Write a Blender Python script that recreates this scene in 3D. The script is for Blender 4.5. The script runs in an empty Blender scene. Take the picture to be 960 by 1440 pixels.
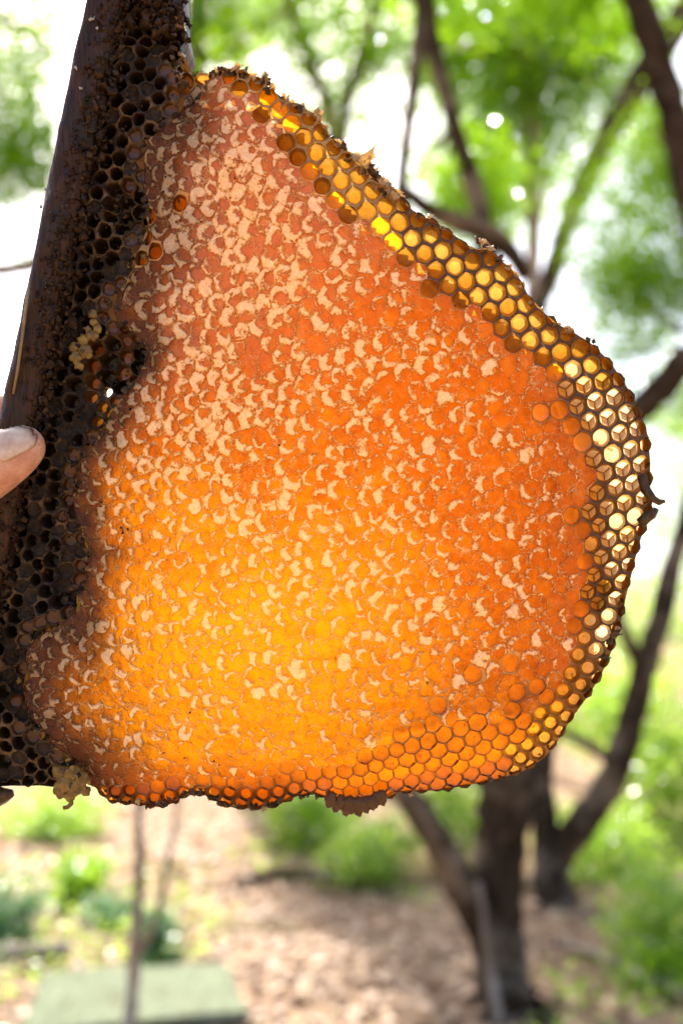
import bpy, bmesh, math, random
import numpy as np
from mathutils import Vector, Matrix

R = math.radians
sc = bpy.context.scene
col = sc.collection
random.seed(7)
rng = np.random.default_rng(7)

# ------------------------------------------------------------------ camera, sky, sun, exposure
PITCH = R(8.5)
CAM = Vector((0.0, 0.0, 1.5))
FOC = 1400.0            # focal length in photograph pixels
DCOMB = 0.28            # camera to the face of the comb
S = DCOMB / FOC         # metres per photograph pixel on the comb

cam_d = bpy.data.cameras.new('camera')
cam = bpy.data.objects.new('camera', cam_d)
col.objects.link(cam)
cam.location = CAM
cam.rotation_euler = (R(90) + PITCH, 0, 0)
cam_d.sensor_fit = 'VERTICAL'
cam_d.sensor_height = 36.0
cam_d.lens = 35.0
cam_d.clip_start = 0.01
cam_d.clip_end = 2000
cam_d.dof.use_dof = True
cam_d.dof.focus_distance = DCOMB + 0.001
cam_d.dof.aperture_fstop = 7.6
sc.camera = cam

SUN_EL, SUN_AZ = R(50), R(-14)      # the sun stands ahead of the camera, behind the comb
w = bpy.data.worlds.new('World')
sc.world = w
w.use_nodes = True
nt = w.node_tree
sky = nt.nodes.new('ShaderNodeTexSky')
sky.sky_type = 'NISHITA'
sky.sun_disc = False
sky.sun_elevation = SUN_EL
sky.sun_rotation = SUN_AZ
sky.air_density = 1.0
sky.dust_density = 4.0
sky.ozone_density = 1.0
bg = nt.nodes['Background']
nt.links.new(sky.outputs[0], bg.inputs[0])
bg.inputs[1].default_value = 0.15

sl = bpy.data.lights.new('sun', 'SUN')
sl.energy = 5.0
sl.angle = R(0.5)
sl.color = (1.0, 0.95, 0.86)
sun = bpy.data.objects.new('sun', sl)
col.objects.link(sun)
sdir = Vector((math.sin(SUN_AZ) * math.cos(SUN_EL), math.cos(SUN_AZ) * math.cos(SUN_EL), math.sin(SUN_EL)))
sun.rotation_euler = sdir.to_track_quat('Z', 'Y').to_euler()
sun.location = (0, 4, 12)

sc.view_settings.view_transform = 'Standard'
sc.view_settings.look = 'None'
sc.view_settings.gamma = 1
sc.view_settings.use_curve_mapping = False
sc.view_settings.exposure = 1.45
sc.render.engine = 'CYCLES'
sc.cycles.use_denoising = True
sc.cycles.max_bounces = 8
sc.cycles.diffuse_bounces = 5
sc.cycles.transparent_max_bounces = 8

# ------------------------------------------------------------------ helpers
FWD = Vector((0, math.cos(PITCH), math.sin(PITCH)))
UPV = Vector((0, -math.sin(PITCH), math.cos(PITCH)))

def W(px, py, d):
    """a point of the garden seen at photograph pixel (px, py), d metres ahead"""
    return CAM + d * (FWD + Vector((1, 0, 0)) * ((px - 480) / FOC) + UPV * ((720 - py) / FOC))

def G(px, py):
    """the point of the level ground seen at a pixel"""
    v = FWD + Vector((1, 0, 0)) * ((px - 480) / FOC) + UPV * ((720 - py) / FOC)
    t = -CAM.z / v.z
    return CAM + v * t

def hsh(ix, iy, seed):
    h = (ix.astype(np.int64) * 374761393 + iy.astype(np.int64) * 668265263 + seed * 974634211) & 0xFFFFFFFF
    h = ((h ^ (h >> 13)) * 1274126177) & 0xFFFFFFFF
    h = h ^ (h >> 16)
    return (h & 0xFFFF) / 65535.0

def vnoise(x, y, sc_, seed=0, octs=1):
    x = np.asarray(x, float) / sc_; y = np.asarray(y, float) / sc_
    out = 0; amp = 1; tot = 0
    for o in range(octs):
        ix = np.floor(x); iy = np.floor(y); fx = x - ix; fy = y - iy
        fx = fx * fx * (3 - 2 * fx); fy = fy * fy * (3 - 2 * fy)
        a = hsh(ix, iy, seed + o); b = hsh(ix + 1, iy, seed + o)
        c = hsh(ix, iy + 1, seed + o); d = hsh(ix + 1, iy + 1, seed + o)
        out = out + amp * ((a * (1 - fx) + b * fx) * (1 - fy) + (c * (1 - fx) + d * fx) * fy)
        tot += amp; amp *= 0.5; x = x * 2.03 + 7.1; y = y * 2.03 + 3.7
    return out / tot          # 0..1

def sstep(a, b, x):
    t = np.clip((np.asarray(x, float) - a) / (b - a), 0, 1)
    return t * t * (3 - 2 * t)

def inside(px, py, poly):
    px = np.asarray(px, float); py = np.asarray(py, float)
    r = np.zeros(px.shape, bool)
    n = len(poly)
    for k in range(n):
        x0, y0 = poly[k]; x1, y1 = poly[(k + 1) % n]
        if y0 == y1: continue
        c = ((y0 > py) != (y1 > py)) & (px < (x1 - x0) * (py - y0) / (y1 - y0) + x0)
        r ^= c
    return r

def nearest(px, py, line, closed=False):
    """distance to a polyline and the nearest point on it"""
    px = np.asarray(px, float); py = np.asarray(py, float)
    best = np.full(px.shape, 1e18); bx = np.zeros(px.shape); by = np.zeros(px.shape)
    n = len(line)
    for k in range(n if closed else n - 1):
        x0, y0 = line[k]; x1, y1 = line[(k + 1) % n]
        dx, dy = x1 - x0, y1 - y0
        L = dx * dx + dy * dy + 1e-12
        t = np.clip(((px - x0) * dx + (py - y0) * dy) / L, 0, 1)
        qx = x0 + t * dx; qy = y0 + t * dy
        d = (px - qx) ** 2 + (py - qy) ** 2
        m = d < best
        best = np.where(m, d, best); bx = np.where(m, qx, bx); by = np.where(m, qy, by)
    return np.sqrt(best), bx, by

def link(o, parent=None):
    col.objects.link(o)
    if parent is not None: o.parent = parent
    return o

def mesh_obj(name, verts, faces, mats, parent=None, fmat=None, smooth=True, attrs=None):
    me = bpy.data.meshes.new(name)
    me.from_pydata([tuple(v) for v in verts], [], [tuple(f) for f in faces])
    for m in (mats if isinstance(mats, (list, tuple)) else [mats]): me.materials.append(m)
    n = len(me.polygons)
    if fmat is not None: me.polygons.foreach_set('material_index', np.asarray(fmat, np.int32))
    if smooth is True: me.polygons.foreach_set('use_smooth', np.ones(n, bool))
    elif smooth is not False: me.polygons.foreach_set('use_smooth', np.asarray(smooth, bool))
    if attrs:
        for k, v in attrs.items():
            a = me.attributes.new(k, 'FLOAT', 'POINT')
            a.data.foreach_set('value', np.asarray(v, np.float32))
    me.update()
    return link(bpy.data.objects.new(name, me), parent)

def tag(o, label=None, cat=None, group=None, kind=None):
    if label: o['label'] = label
    if cat: o['category'] = cat
    if group: o['group'] = group
    if kind: o['kind'] = kind
    return o

def empty(name, loc=(0, 0, 0), rot=(0, 0, 0)):
    o = bpy.data.objects.new(name, None)
    o.empty_display_size = 0.05
    o.location = loc; o.rotation_euler = rot
    return link(o)

# ------------------------------------------------------------------ materials
class Nodes:
    def __init__(s, name):
        s.m = bpy.data.materials.new(name); s.m.use_nodes = True
        s.t = s.m.node_tree; s.t.nodes.clear()
        s.out = s.t.nodes.new('ShaderNodeOutputMaterial')
    def n(s, typ, **kw):
        nd = s.t.nodes.new('ShaderNode' + typ)
        for k, v in kw.items():
            if k in nd.inputs.keys() if False else False: pass
            setattr(nd, k, v)
        return nd
    def l(s, a, b): s.t.links.new(a, b)
    def put(s, inp, v):
        if hasattr(v, 'is_linked') or hasattr(v, 'links'): s.l(v, inp)
        elif isinstance(v, tuple) and len(v) == 3: inp.default_value = (*v, 1.0)
        else: inp.default_value = v
    def attr(s, name):
        a = s.n('Attribute'); a.attribute_name = name; return a.outputs['Fac']
    def coord(s, which='Object'): return s.n('TexCoord').outputs[which]
    def noise(s, scale, detail=3, rough=0.55, vec=None, stretch=None, dist=0.0):
        n = s.n('TexNoise'); n.inputs['Scale'].default_value = scale
        n.inputs['Detail'].default_value = detail; n.inputs['Roughness'].default_value = rough
        n.inputs['Distortion'].default_value = dist
        v = vec or s.coord()
        if stretch:
            mp = s.n('Mapping'); mp.inputs['Scale'].default_value = stretch; s.l(v, mp.inputs[0]); v = mp.outputs[0]
        s.l(v, n.inputs['Vector']); return n.outputs['Fac']
    def math(s, op, a, b=0.0, clamp=False):
        n = s.n('Math'); n.operation = op; n.use_clamp = clamp
        s.put(n.inputs[0], a); s.put(n.inputs[1], b); return n.outputs[0]
    def mrange(s, v, a, b, c=0.0, d=1.0, smooth=False):
        n = s.n('MapRange'); n.interpolation_type = 'SMOOTHSTEP' if smooth else 'LINEAR'
        s.put(n.inputs[0], v)
        for k, q in enumerate((a, b, c, d)): n.inputs[k + 1].default_value = q
        return n.outputs[0]
    def mix(s, f, a, b):
        n = s.n('MixRGB'); s.put(n.inputs[0], f); s.put(n.inputs[1], a); s.put(n.inputs[2], b); return n.outputs[0]
    def shade(s, f, a, b):
        n = s.n('MixShader'); s.put(n.inputs[0], f); s.l(a, n.inputs[1]); s.l(b, n.inputs[2]); return n.outputs[0]
    def diffuse(s, c, nrm=None):
        n = s.n('BsdfDiffuse'); s.put(n.inputs[0], c)
        if nrm: s.l(nrm, n.inputs['Normal'])
        return n.outputs[0]
    def transl(s, c, nrm=None):
        n = s.n('BsdfTranslucent'); s.put(n.inputs[0], c)
        if nrm: s.l(nrm, n.inputs['Normal'])
        return n.outputs[0]
    def gloss(s, c, r, nrm=None):
        n = s.n('BsdfGlossy'); s.put(n.inputs[0], c); s.put(n.inputs['Roughness'], r)
        if nrm: s.l(nrm, n.inputs['Normal'])
        return n.outputs[0]
    def bump(s, h, strength, dist):
        n = s.n('Bump'); n.inputs['Strength'].default_value = strength; n.inputs['Distance'].default_value = dist
        s.l(h, n.inputs['Height']); return n.outputs[0]
    def fres(s, ior, nrm=None):
        n = s.n('Fresnel'); n.inputs[0].default_value = ior
        if nrm: s.l(nrm, n.inputs['Normal'])
        return s.math('MULTIPLY', n.outputs[0], s.math('SUBTRACT', 1.0, s.n('NewGeometry').outputs['Backfacing']))
    def done(s, sh):
        s.l(sh, s.out.inputs['Surface']); return s.m

def waxy(name, base, trans, f_tr, gl=0.5, rough=0.35, var=0.35, nscale=700, bump=0.25, bdist=0.0004, spots=None):
    """thin wax or honey: reflects base, lets trans through"""
    N = Nodes(name)
    nz = N.noise(nscale, 4, 0.6)
    b = N.bump(nz, bump, bdist)
    v = N.mrange(nz, 0.3, 0.7, 1 - var, 1.0)
    hb = N.n('HueSaturation'); N.put(hb.inputs['Color'], base); N.l(v, hb.inputs['Value'])
    ht = N.n('HueSaturation'); N.put(ht.inputs['Color'], trans); N.l(v, ht.inputs['Value'])
    cb, ct = hb.outputs[0], ht.outputs[0]
    if spots:
        sp = N.mrange(N.noise(spots[0], 3, 0.7), spots[1], spots[1] + 0.06)
        cb = N.mix(sp, cb, spots[2]); ct = N.mix(sp, ct, spots[2])
    sh = N.shade(f_tr, N.diffuse(cb, b), N.transl(ct, b))
    fr = N.math('MULTIPLY', N.fres(1.45, b), gl)
    sh = N.shade(fr, sh, N.gloss((1, 1, 1), rough, b))
    return N.done(sh)

M = {}
# capping over honey: pale dry wax flakes over wet, amber wax
N = Nodes('wax_capping')
sky_sheen = N.attr('sky_sheen'); dry = N.attr('dry'); age = N.attr('age'); hon = N.attr('honey')  # attribute honey carries the painted backlight glow
fine = N.noise(1400, 4, 0.65); mid = N.noise(420, 3, 0.6)
dd = N.math('ADD', dry, N.math('MULTIPLY', N.math('SUBTRACT', fine, 0.5), 1.25))
dd = N.math('ADD', dd, N.math('MULTIPLY', N.math('SUBTRACT', mid, 0.5), 0.5))
mask = N.mrange(dd, 0.40, 0.66, smooth=True)
vo = N.n('TexVoronoi'); vo.feature = 'DISTANCE_TO_EDGE'; vo.inputs['Scale'].default_value = 430
wn = N.n('TexNoise'); wn.inputs['Scale'].default_value = 520; N.l(N.coord(), wn.inputs['Vector'])
va = N.n('VectorMath'); va.operation = 'MULTIPLY_ADD'; N.l(wn.outputs['Color'], va.inputs[0]); va.inputs[1].default_value = (.0022, .0022, .0022); N.l(N.coord(), va.inputs[2])
N.l(va.outputs[0], vo.inputs['Vector'])
thin = N.math('MULTIPLY', N.mrange(vo.outputs['Distance'], 0.03, 0.10, 1, 0), N.mrange(N.noise(300, 2, .5), 0.47, 0.58))
mask = N.math('MAXIMUM', mask, N.math('MULTIPLY', thin, N.mrange(dry, 0.05, 0.4, .25, .8)))
core = N.mrange(dd, 0.50, 0.95)
hh = N.math('ADD', N.math('MULTIPLY', mask, 0.8), N.math('MULTIPLY', fine, 0.45))
b = N.bump(hh, 0.9, 0.0011)
wet_t = N.mix(hon, (0.95, 0.48, 0.003), (0.62, 0.205, 0.002))  # bright to dim backlight, painted through the tint
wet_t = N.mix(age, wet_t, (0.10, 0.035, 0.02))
wet_d = N.mix(age, (0.30, 0.085, 0.01), (0.11, 0.045, 0.03))
wv = N.mrange(mid, 0.25, 0.75, 0.80, 1.12)
hs = N.n('HueSaturation'); N.l(wet_t, hs.inputs['Color']); N.l(wv, hs.inputs['Value']); wet_t = hs.outputs[0]
speck = N.mrange(N.noise(520, 2, 0.5), 0.73, 0.77)
wet_t = N.mix(N.math('MULTIPLY', speck, 0.6), wet_t, (0.25, 0.03, 0.01))
wet_d = N.mix(sky_sheen, wet_d, (0.46, 0.19, 0.14))  # pink sky sheen on the wax film, painted into the colour
wet = N.shade(N.math('SUBTRACT', N.mrange(age, 0, 1, 0.80, 0.35), N.math('MULTIPLY', sky_sheen, .22)), N.diffuse(wet_d, b), N.transl(wet_t, b))
wet = N.shade(N.math('MULTIPLY', N.fres(1.4, b), 0.26), wet, N.gloss((1, 0.9, 0.88), 0.22, b))
cr = N.mrange(N.noise(800, 4, 0.7), 0.32, 0.68)
dry_d = N.mix(cr, (0.80, 0.58, 0.40), (0.95, 0.84, 0.67))
dry_d = N.mix(N.mrange(core, 0, 1, .7, 0), dry_d, (0.86, 0.42, 0.22))
dry_d = N.mix(N.math('MULTIPLY', age, 0.9), dry_d, (0.22, 0.13, 0.055))
dry_t = N.mix(age, (0.95, 0.70, 0.34), (0.15, 0.08, 0.03))
dr = N.shade(N.mrange(age, 0, 1, 0.40, 0.12), N.diffuse(dry_d, b), N.transl(dry_t, b))
M['cap'] = N.done(N.shade(N.math('MULTIPLY', mask, N.mrange(fine, 0.3, 0.6, 0.72, 1.0)), wet, dr))

# the capping on the far side of the comb, seen only as the light it lets through
N = Nodes('back_capping')
age = N.attr('age'); hon = N.attr('honey')
c = N.mix(hon, (0.66, 0.42, 0.025), (0.42, 0.21, 0.02))  # same painted glow on the far side, bright to dim
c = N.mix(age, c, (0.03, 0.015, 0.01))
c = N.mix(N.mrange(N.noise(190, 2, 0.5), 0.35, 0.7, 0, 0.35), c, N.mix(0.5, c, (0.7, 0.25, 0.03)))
M['back'] = N.done(N.shade(N.mrange(age, 0, 1, 0.92, 0.2), N.diffuse((0.55, 0.32, 0.12)), N.transl(c)))

M['lip_dark'] = waxy('dark_wax_lip', (0.13, 0.075, 0.045), (0.30, 0.14, 0.04), 0.35, 0.5, 0.4, nscale=900)
M['lip_gold'] = waxy('golden_wax_lip', (0.52, 0.34, 0.16), (0.80, 0.48, 0.12), 0.45, 0.5, 0.35, nscale=900)
M['lip_mid'] = waxy('brown_wax_lip', (0.26, 0.14, 0.05), (0.6, 0.28, 0.05), 0.5, 0.5, 0.35, nscale=900)
M['wall'] = waxy('amber_cell_wall', (0.34, 0.17, 0.05), (0.62, 0.30, 0.05), 0.5, 0.5, 0.3, nscale=600)
M['wall_brown'] = waxy('brown_cell_wall', (0.16, 0.08, 0.03), (0.42, 0.18, 0.03), 0.45, 0.5, 0.3, nscale=600)
M['cream'] = waxy('pale_cell_floor', (0.60, 0.44, 0.26), (0.78, 0.58, 0.34), 0.65, 0.1, 0.5, var=0.25, nscale=600)
M['yellow'] = waxy('yellow_cell_floor', (0.36, 0.20, 0.06), (0.48, 0.25, 0.038), 0.70, 0.1, 0.4, var=0.3, nscale=500, spots=(650, 0.64, (0.35, 0.13, 0.02)))
M['amber'] = waxy('amber_cell_floor', (0.29, 0.135, 0.03), (0.35, 0.15, 0.012), 0.72, 0.15, 0.35, var=0.35, nscale=500, spots=(520, 0.60, (0.25, 0.09, 0.015)))
M['cream2'] = waxy('tan_cell_floor', (0.55, 0.36, 0.17), (0.80, 0.52, 0.22), 0.75, 0.1, 0.5, var=0.4, nscale=500, spots=(420, 0.60, (0.28, 0.13, 0.04)))
M['honey'] = waxy('honey_fill', (0.30, 0.10, 0.01), (0.82, 0.34, 0.004), 0.88, 0.35, 0.12, var=0.4, nscale=330, bump=0.12, spots=(480, 0.62, (0.42, 0.09, 0.005)))
M['honey_bright'] = waxy('bright_honey_fill', (0.5, 0.2, 0.02), (0.75, 0.32, 0.01), 0.9, 0.8, 0.12, var=0.15, nscale=260, bump=0.06)
M['honey_brown'] = waxy('brown_honey_fill', (0.30, 0.10, 0.02), (0.62, 0.20, 0.02), 0.75, 0.8, 0.15, var=0.35, nscale=380, bump=0.1)
M['old_lip'] = waxy('old_brood_wax', (0.19, 0.11, 0.05), (0.12, 0.05, 0.02), 0.12, 0.35, 0.45, var=0.8, nscale=520, bump=0.6, bdist=0.0008, spots=(70, 0.47, (0.028, 0.018, 0.014)))
M['old_wall'] = waxy('old_brood_wall', (0.06, 0.03, 0.014), (0.05, 0.02, 0.01), 0.1, 0.7, 0.3, var=0.6, nscale=500)
M['old_floor'] = waxy('old_brood_floor', (0.012, 0.007, 0.005), (0.02, 0.01, 0.005), 0.05, 0.8, 0.22, var=0.5, nscale=400)
M['old_cap'] = waxy('old_dark_cap', (0.05, 0.03, 0.02), (0.08, 0.04, 0.02), 0.1, 0.3, 0.45, var=0.8, nscale=650, bump=0.8, bdist=0.0009)
M['crust'] = waxy('propolis_crust', (0.070, 0.034, 0.014), (0.1, 0.05, 0.02), 0.1, 0.25, 0.4, var=0.85, nscale=420, bump=0.8, bdist=0.001)
M['torn'] = waxy('torn_wax', (0.74, 0.52, 0.28), (0.98, 0.70, 0.30), 0.55, 0.4, 0.4, var=0.5, nscale=420, bump=0.6, bdist=0.0006, spots=(260, 0.61, (0.10, 0.045, 0.02)))
M['torn_dark'] = waxy('dark_torn_wax', (0.13, 0.075, 0.035), (0.35, 0.14, 0.03), 0.35, 0.5, 0.4, var=0.7, nscale=420, bump=0.6, bdist=0.0006)
M['scrap'] = waxy('yellow_wax_scrap', (0.36, 0.21, 0.04), (0.6, 0.32, 0.04), 0.35, 0.8, 0.22, var=0.7, nscale=420, bump=0.6, bdist=0.0008, spots=(330, 0.60, (0.12, 0.06, 0.015)))

# ------------------------------------------------------------------ ground
N = Nodes('forest_floor')
co = N.coord()
n1 = N.noise(1.1, 4, .6, co); n2 = N.noise(9, 5, .65, co); n3 = N.noise(60, 3, .6, co)
c = N.mix(N.mrange(n2, .35, .65), (0.15, 0.085, 0.05), (0.40, 0.28, 0.18))
c = N.mix(N.mrange(n1, .55, .68, 0, .55), c, (0.10, 0.14, 0.04))
c = N.mix(N.mrange(n3, .4, .7, 0, .5), c, (0.52, 0.38, 0.26))
b = N.bump(n3, .5, .03)
M['ground'] = N.done(N.diffuse(c, b))
gx = np.concatenate([np.linspace(-200, -14, 14), np.linspace(-12, 12, 90), np.linspace(14, 200, 14)])
gy = np.concatenate([np.linspace(-60, 1, 12), np.linspace(1.3, 18, 90), np.linspace(19, 400, 24)])
GX, GY = np.meshgrid(gx, gy)
def gz(x, y): return 0.22 * (vnoise(x, y, 2.2, 101, 3) - .5) * np.clip((np.asarray(y) - 1) / 3, 0, 1) + 0.02 * np.maximum(0, np.asarray(y) - 9)
GZ = gz(GX, GY)
vs = np.stack([GX, GY, GZ], -1).reshape(-1, 3)
nx = len(gx)
fs = [(r_ * nx + k, r_ * nx + k + 1, (r_ + 1) * nx + k + 1, (r_ + 1) * nx + k) for r_ in range(len(gy) - 1) for k in range(nx - 1)]
tag(mesh_obj('ground', vs, fs, M['ground']), kind='structure')

def leafmat(name, c0, c1, t0, t1, f=.5, gl=.8):
    N = Nodes(name)
    tone = N.attr('tone')
    sh = N.shade(f, N.diffuse(N.mix(tone, c0, c1)), N.transl(N.mix(tone, t0, t1)))
    sh = N.shade(N.math('MULTIPLY', N.fres(1.45), gl), sh, N.gloss((1, 1, 1), .22 if gl > .5 else .45))
    return N.done(sh)
M['leaf'] = leafmat('green_leaf', (.04, .11, .008), (.09, .20, .012), (.20, .46, .006), (.50, .74, .02), .6)
M['leaf_pale'] = leafmat('pale_green_leaf', (.08, .17, .02), (.16, .28, .04), (.34, .58, .03), (.58, .80, .10), .6)
M['leaf_blue'] = leafmat('blue_green_leaf', (.06, .13, .06), (.13, .22, .11), (.12, .28, .08), (.24, .42, .16), .4)
M['litter'] = leafmat('dry_leaf', (.16, .085, .04), (.58, .41, .28), (.3, .16, .08), (.5, .3, .2), .15, .25)

def leaf_mesh(P_, size, seed, flat=False, aspect=.5):
    """one folded leaf of four triangles per point"""
    g = np.random.default_rng(seed)
    n = len(P_)
    s_ = size * g.uniform(.6, 1.3, n) * (1 if flat else .7)
    if flat:
        az = g.uniform(0, 6.283, n); tl = g.uniform(-.35, .35, n)
        d = np.stack([np.cos(az), np.sin(az), tl], -1)
        up = np.stack([g.normal(0, .3, n), g.normal(0, .3, n), np.ones(n)], -1)
    else:
        d = g.normal(0, 1, (n, 3)); d[:, 2] = d[:, 2] * .6 - .35
        up = g.normal(0, .6, (n, 3)); up[:, 2] += .8
    d /= np.linalg.norm(d, axis=1)[:, None]
    sd = np.cross(d, up); sd /= (np.linalg.norm(sd, axis=1)[:, None] + 1e-9)
    nn = np.cross(sd, d)
    a = P_ - d * (s_ * .5)[:, None]; b_ = P_ + d * (s_ * .5)[:, None]
    l_ = P_ + sd * (s_ * aspect * .5)[:, None] + nn * (s_ * .10)[:, None]
    r_ = P_ - sd * (s_ * aspect * .5)[:, None] + nn * (s_ * .10)[:, None]
    V_ = np.stack([a, l_, b_, r_], 1).reshape(-1, 3)
    i0 = np.arange(n) * 4
    F_ = np.concatenate([np.stack([i0, i0 + 1, i0 + 2], 1), np.stack([i0, i0 + 2, i0 + 3], 1)])
    return V_, F_, np.repeat(g.random(n), 4)

def tri_obj(name, V_, F_, mat, parent=None, tone=None):
    me = bpy.data.meshes.new(name)
    me.vertices.add(len(V_)); me.vertices.foreach_set('co', V_.astype(np.float32).ravel())
    me.loops.add(F_.size); me.loops.foreach_set('vertex_index', F_.astype(np.int32).ravel())
    me.polygons.add(len(F_))
    me.polygons.foreach_set('loop_start', np.arange(0, F_.size, 3, dtype=np.int32))
    me.materials.append(mat)
    if tone is not None:
        a = me.attributes.new('tone', 'FLOAT', 'POINT'); a.data.foreach_set('value', tone.astype(np.float32))
    me.update(calc_edges=True)
    return link(bpy.data.objects.new(name, me), parent)

def crown_points(blobs, seed):
    """blobs: (centre, radii, clumps, leaves per clump, clump radius)"""
    g = np.random.default_rng(seed); out = []
    for (c_, rad, nc_, per, cr_) in blobs:
        nc_ = int(nc_ * 1.8); per = per * 2.0
        q = g.normal(0, 1, (nc_, 3)); q /= np.linalg.norm(q, axis=1)[:, None]
        q *= (g.random(nc_) ** .45)[:, None]
        cc = np.array(c_) + q * np.array(rad)
        for k in range(nc_):
            m_ = max(3, int(per * g.uniform(.5, 1.5)))
            out.append(cc[k] + g.normal(0, cr_ * g.uniform(.6, 1.3), (m_, 3)) * np.array([1, 1, .7]))
    return np.concatenate(out)

def tube(pts, seg=9, seed=0, wob=.12):
    """tapered limb through (Vector, radius) points"""
    g = np.random.default_rng(seed)
    P_ = [np.array(p) for p, _ in pts]; rad = [r_ for _, r_ in pts]
    # resample on a smooth curve
    Q = []; RR = []
    for k in range(len(P_) - 1):
        p0 = P_[max(k - 1, 0)]; p1 = P_[k]; p2 = P_[k + 1]; p3 = P_[min(k + 2, len(P_) - 1)]
        for t in np.linspace(0, 1, 6, endpoint=False):
            Q.append(.5 * ((2 * p1) + (-p0 + p2) * t + (2 * p0 - 5 * p1 + 4 * p2 - p3) * t ** 2 + (-p0 + 3 * p1 - 3 * p2 + p3) * t ** 3))
            RR.append(rad[k] * (1 - t) + rad[k + 1] * t)
    Q.append(P_[-1]); RR.append(rad[-1])
    Q = np.array(Q); n = len(Q)
    vs = []; fs = []
    ref = np.array([.3, 1, .1])
    for k in range(n):
        t = Q[min(k + 1, n - 1)] - Q[max(k - 1, 0)]; t /= np.linalg.norm(t) + 1e-9
        u = np.cross(t, ref); u /= np.linalg.norm(u) + 1e-9; v = np.cross(t, u)
        for s_ in range(seg):
            an = 2 * math.pi * s_ / seg
            r_ = RR[k] * (1 + wob * (g.random() - .5) * 2)
            vs.append(Q[k] + (u * math.cos(an) + v * math.sin(an)) * r_)
    for k in range(n - 1):
        for s_ in range(seg):
            s2 = (s_ + 1) % seg
            fs.append((k * seg + s_, k * seg + s2, (k + 1) * seg + s2, (k + 1) * seg + s_))
    fs.append(tuple((n - 1) * seg + s_ for s_ in range(seg)))
    return vs, fs

def limbs(name, chains, mat, parent=None):
    V_ = []; F_ = []
    for k, c_ in enumerate(chains):
        v, f = tube(c_, seed=k); o_ = len(V_)
        V_ += v; F_ += [tuple(i + o_ for i in q) for q in f]
    return mesh_obj(name, V_, F_, mat, parent)

def barkmat(name, c0, c1, c2):
    N = Nodes(name)
    co = N.coord()
    n1 = N.noise(14, 5, .65, co, (1, 1, .25)); n2 = N.noise(3, 3, .6, co)
    c = N.mix(N.mrange(n1, .35, .65), c0, c1)
    c = N.mix(N.mrange(n2, .46, .60, 0, .95), c, c2)
    return N.done(N.diffuse(c, N.bump(n1, .8, .02)))
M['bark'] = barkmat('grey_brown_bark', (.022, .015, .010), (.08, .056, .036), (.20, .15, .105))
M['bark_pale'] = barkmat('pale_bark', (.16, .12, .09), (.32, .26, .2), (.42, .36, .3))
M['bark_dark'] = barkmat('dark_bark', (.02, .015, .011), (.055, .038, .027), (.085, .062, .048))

def P(px, py, d, r_): return (W(px, py, d), r_ * d / FOC)
def base(px, py, d):
    """top of the ground below the pixel column px at distance d ahead"""
    v = W(px, 1000, d)
    return Vector((v.x, v.y, float(gz(np.array([v.x]), np.array([v.y]))[0]) - .05))

def tree(name, label, chains, blobs, lsize, leafm, bark, seed, foot, group=None):
    root = empty(name, foot)
    inv = -Vector(foot)
    ch = [[(p + inv, r_) for p, r_ in c_] for c_ in chains]
    tw = random.Random(seed)
    for (c_, rad, nc_, per, cr_) in (blobs or []):
        for _ in range(2 + nc_ // 40):
            e_ = np.array(c_) + np.array([tw.uniform(-1, 1) * q for q in rad]) + np.array(inv)
            best = min((pt for c2 in ch[:3] for pt in c2[2:]), key=lambda pt: np.linalg.norm(np.array(pt[0]) - e_))
            a_ = np.array(best[0]); m_ = (a_ + e_) / 2 + np.array([tw.uniform(-.15, .15), 0, tw.uniform(0, .3)]) * np.linalg.norm(e_ - a_) * .5
            r0_ = min(best[1] * .5, .03 + .002 * np.linalg.norm(e_ - a_) * 3)
            ch.append([(a_, r0_), (m_, r0_ * .7), (e_, r0_ * .3)])
    limbs('trunk', ch, M[bark], root)
    if blobs:
        pts = crown_points(blobs, seed) - np.array(foot)
        V_, F_, tn = leaf_mesh(pts, lsize, seed + 1)
        tri_obj('crown', V_, F_, M[leafm], root, tn)
    tag(root, label, 'tree', group)
    return root

def bl(px, py, d, rx, ry, rd, n, per, cr_): return (W(px, py, d), (rx * d / FOC, rd, ry * d / FOC), n, per, cr_)

# main tree: forks low, right of the comb's foot
f0 = base(712, 0, 4.3)
tree('forked_tree', 'grey forked tree trunk with a low limb leaning left under the comb', [
    [(f0, .19), P(706, 1385, 4.35, 40), P(700, 1300, 4.4, 34), P(700, 1230, 4.4, 34), P(708, 1150, 4.4, 38), P(712, 1050, 4.4, 40), P(700, 860, 4.5, 40), P(690, 600, 4.7, 32), P(680, 330, 4.9, 15), P(640, 180, 5, 12), P(604, 40, 5.1, 13), P(596, -120, 5.2, 10)],
    [P(688, 1320, 4.36, 30), P(655, 1260, 4.3, 25), P(622, 1195, 4.25, 22), P(585, 1135, 4.2, 20), P(540, 1060, 4.2, 18), P(520, 900, 4.2, 16), P(540, 600, 4.3, 13), P(563, 270, 4.5, 9), P(578, 150, 4.6, 10), P(592, 20, 4.7, 11), P(600, -120, 4.8, 9)],
    [P(563, 262, 4.5, 9), P(605, 296, 4.6, 12), P(650, 315, 4.7, 15), P(700, 335, 4.8, 15), P(740, 390, 4.9, 12)]],
    [bl(640, -30, 5.2, 110, 60, .5, 60, 16, .08), bl(660, 270, 5.4, 80, 70, .4, 60, 16, .08)], .06, 'leaf', 'bark', 11, f0)
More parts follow.
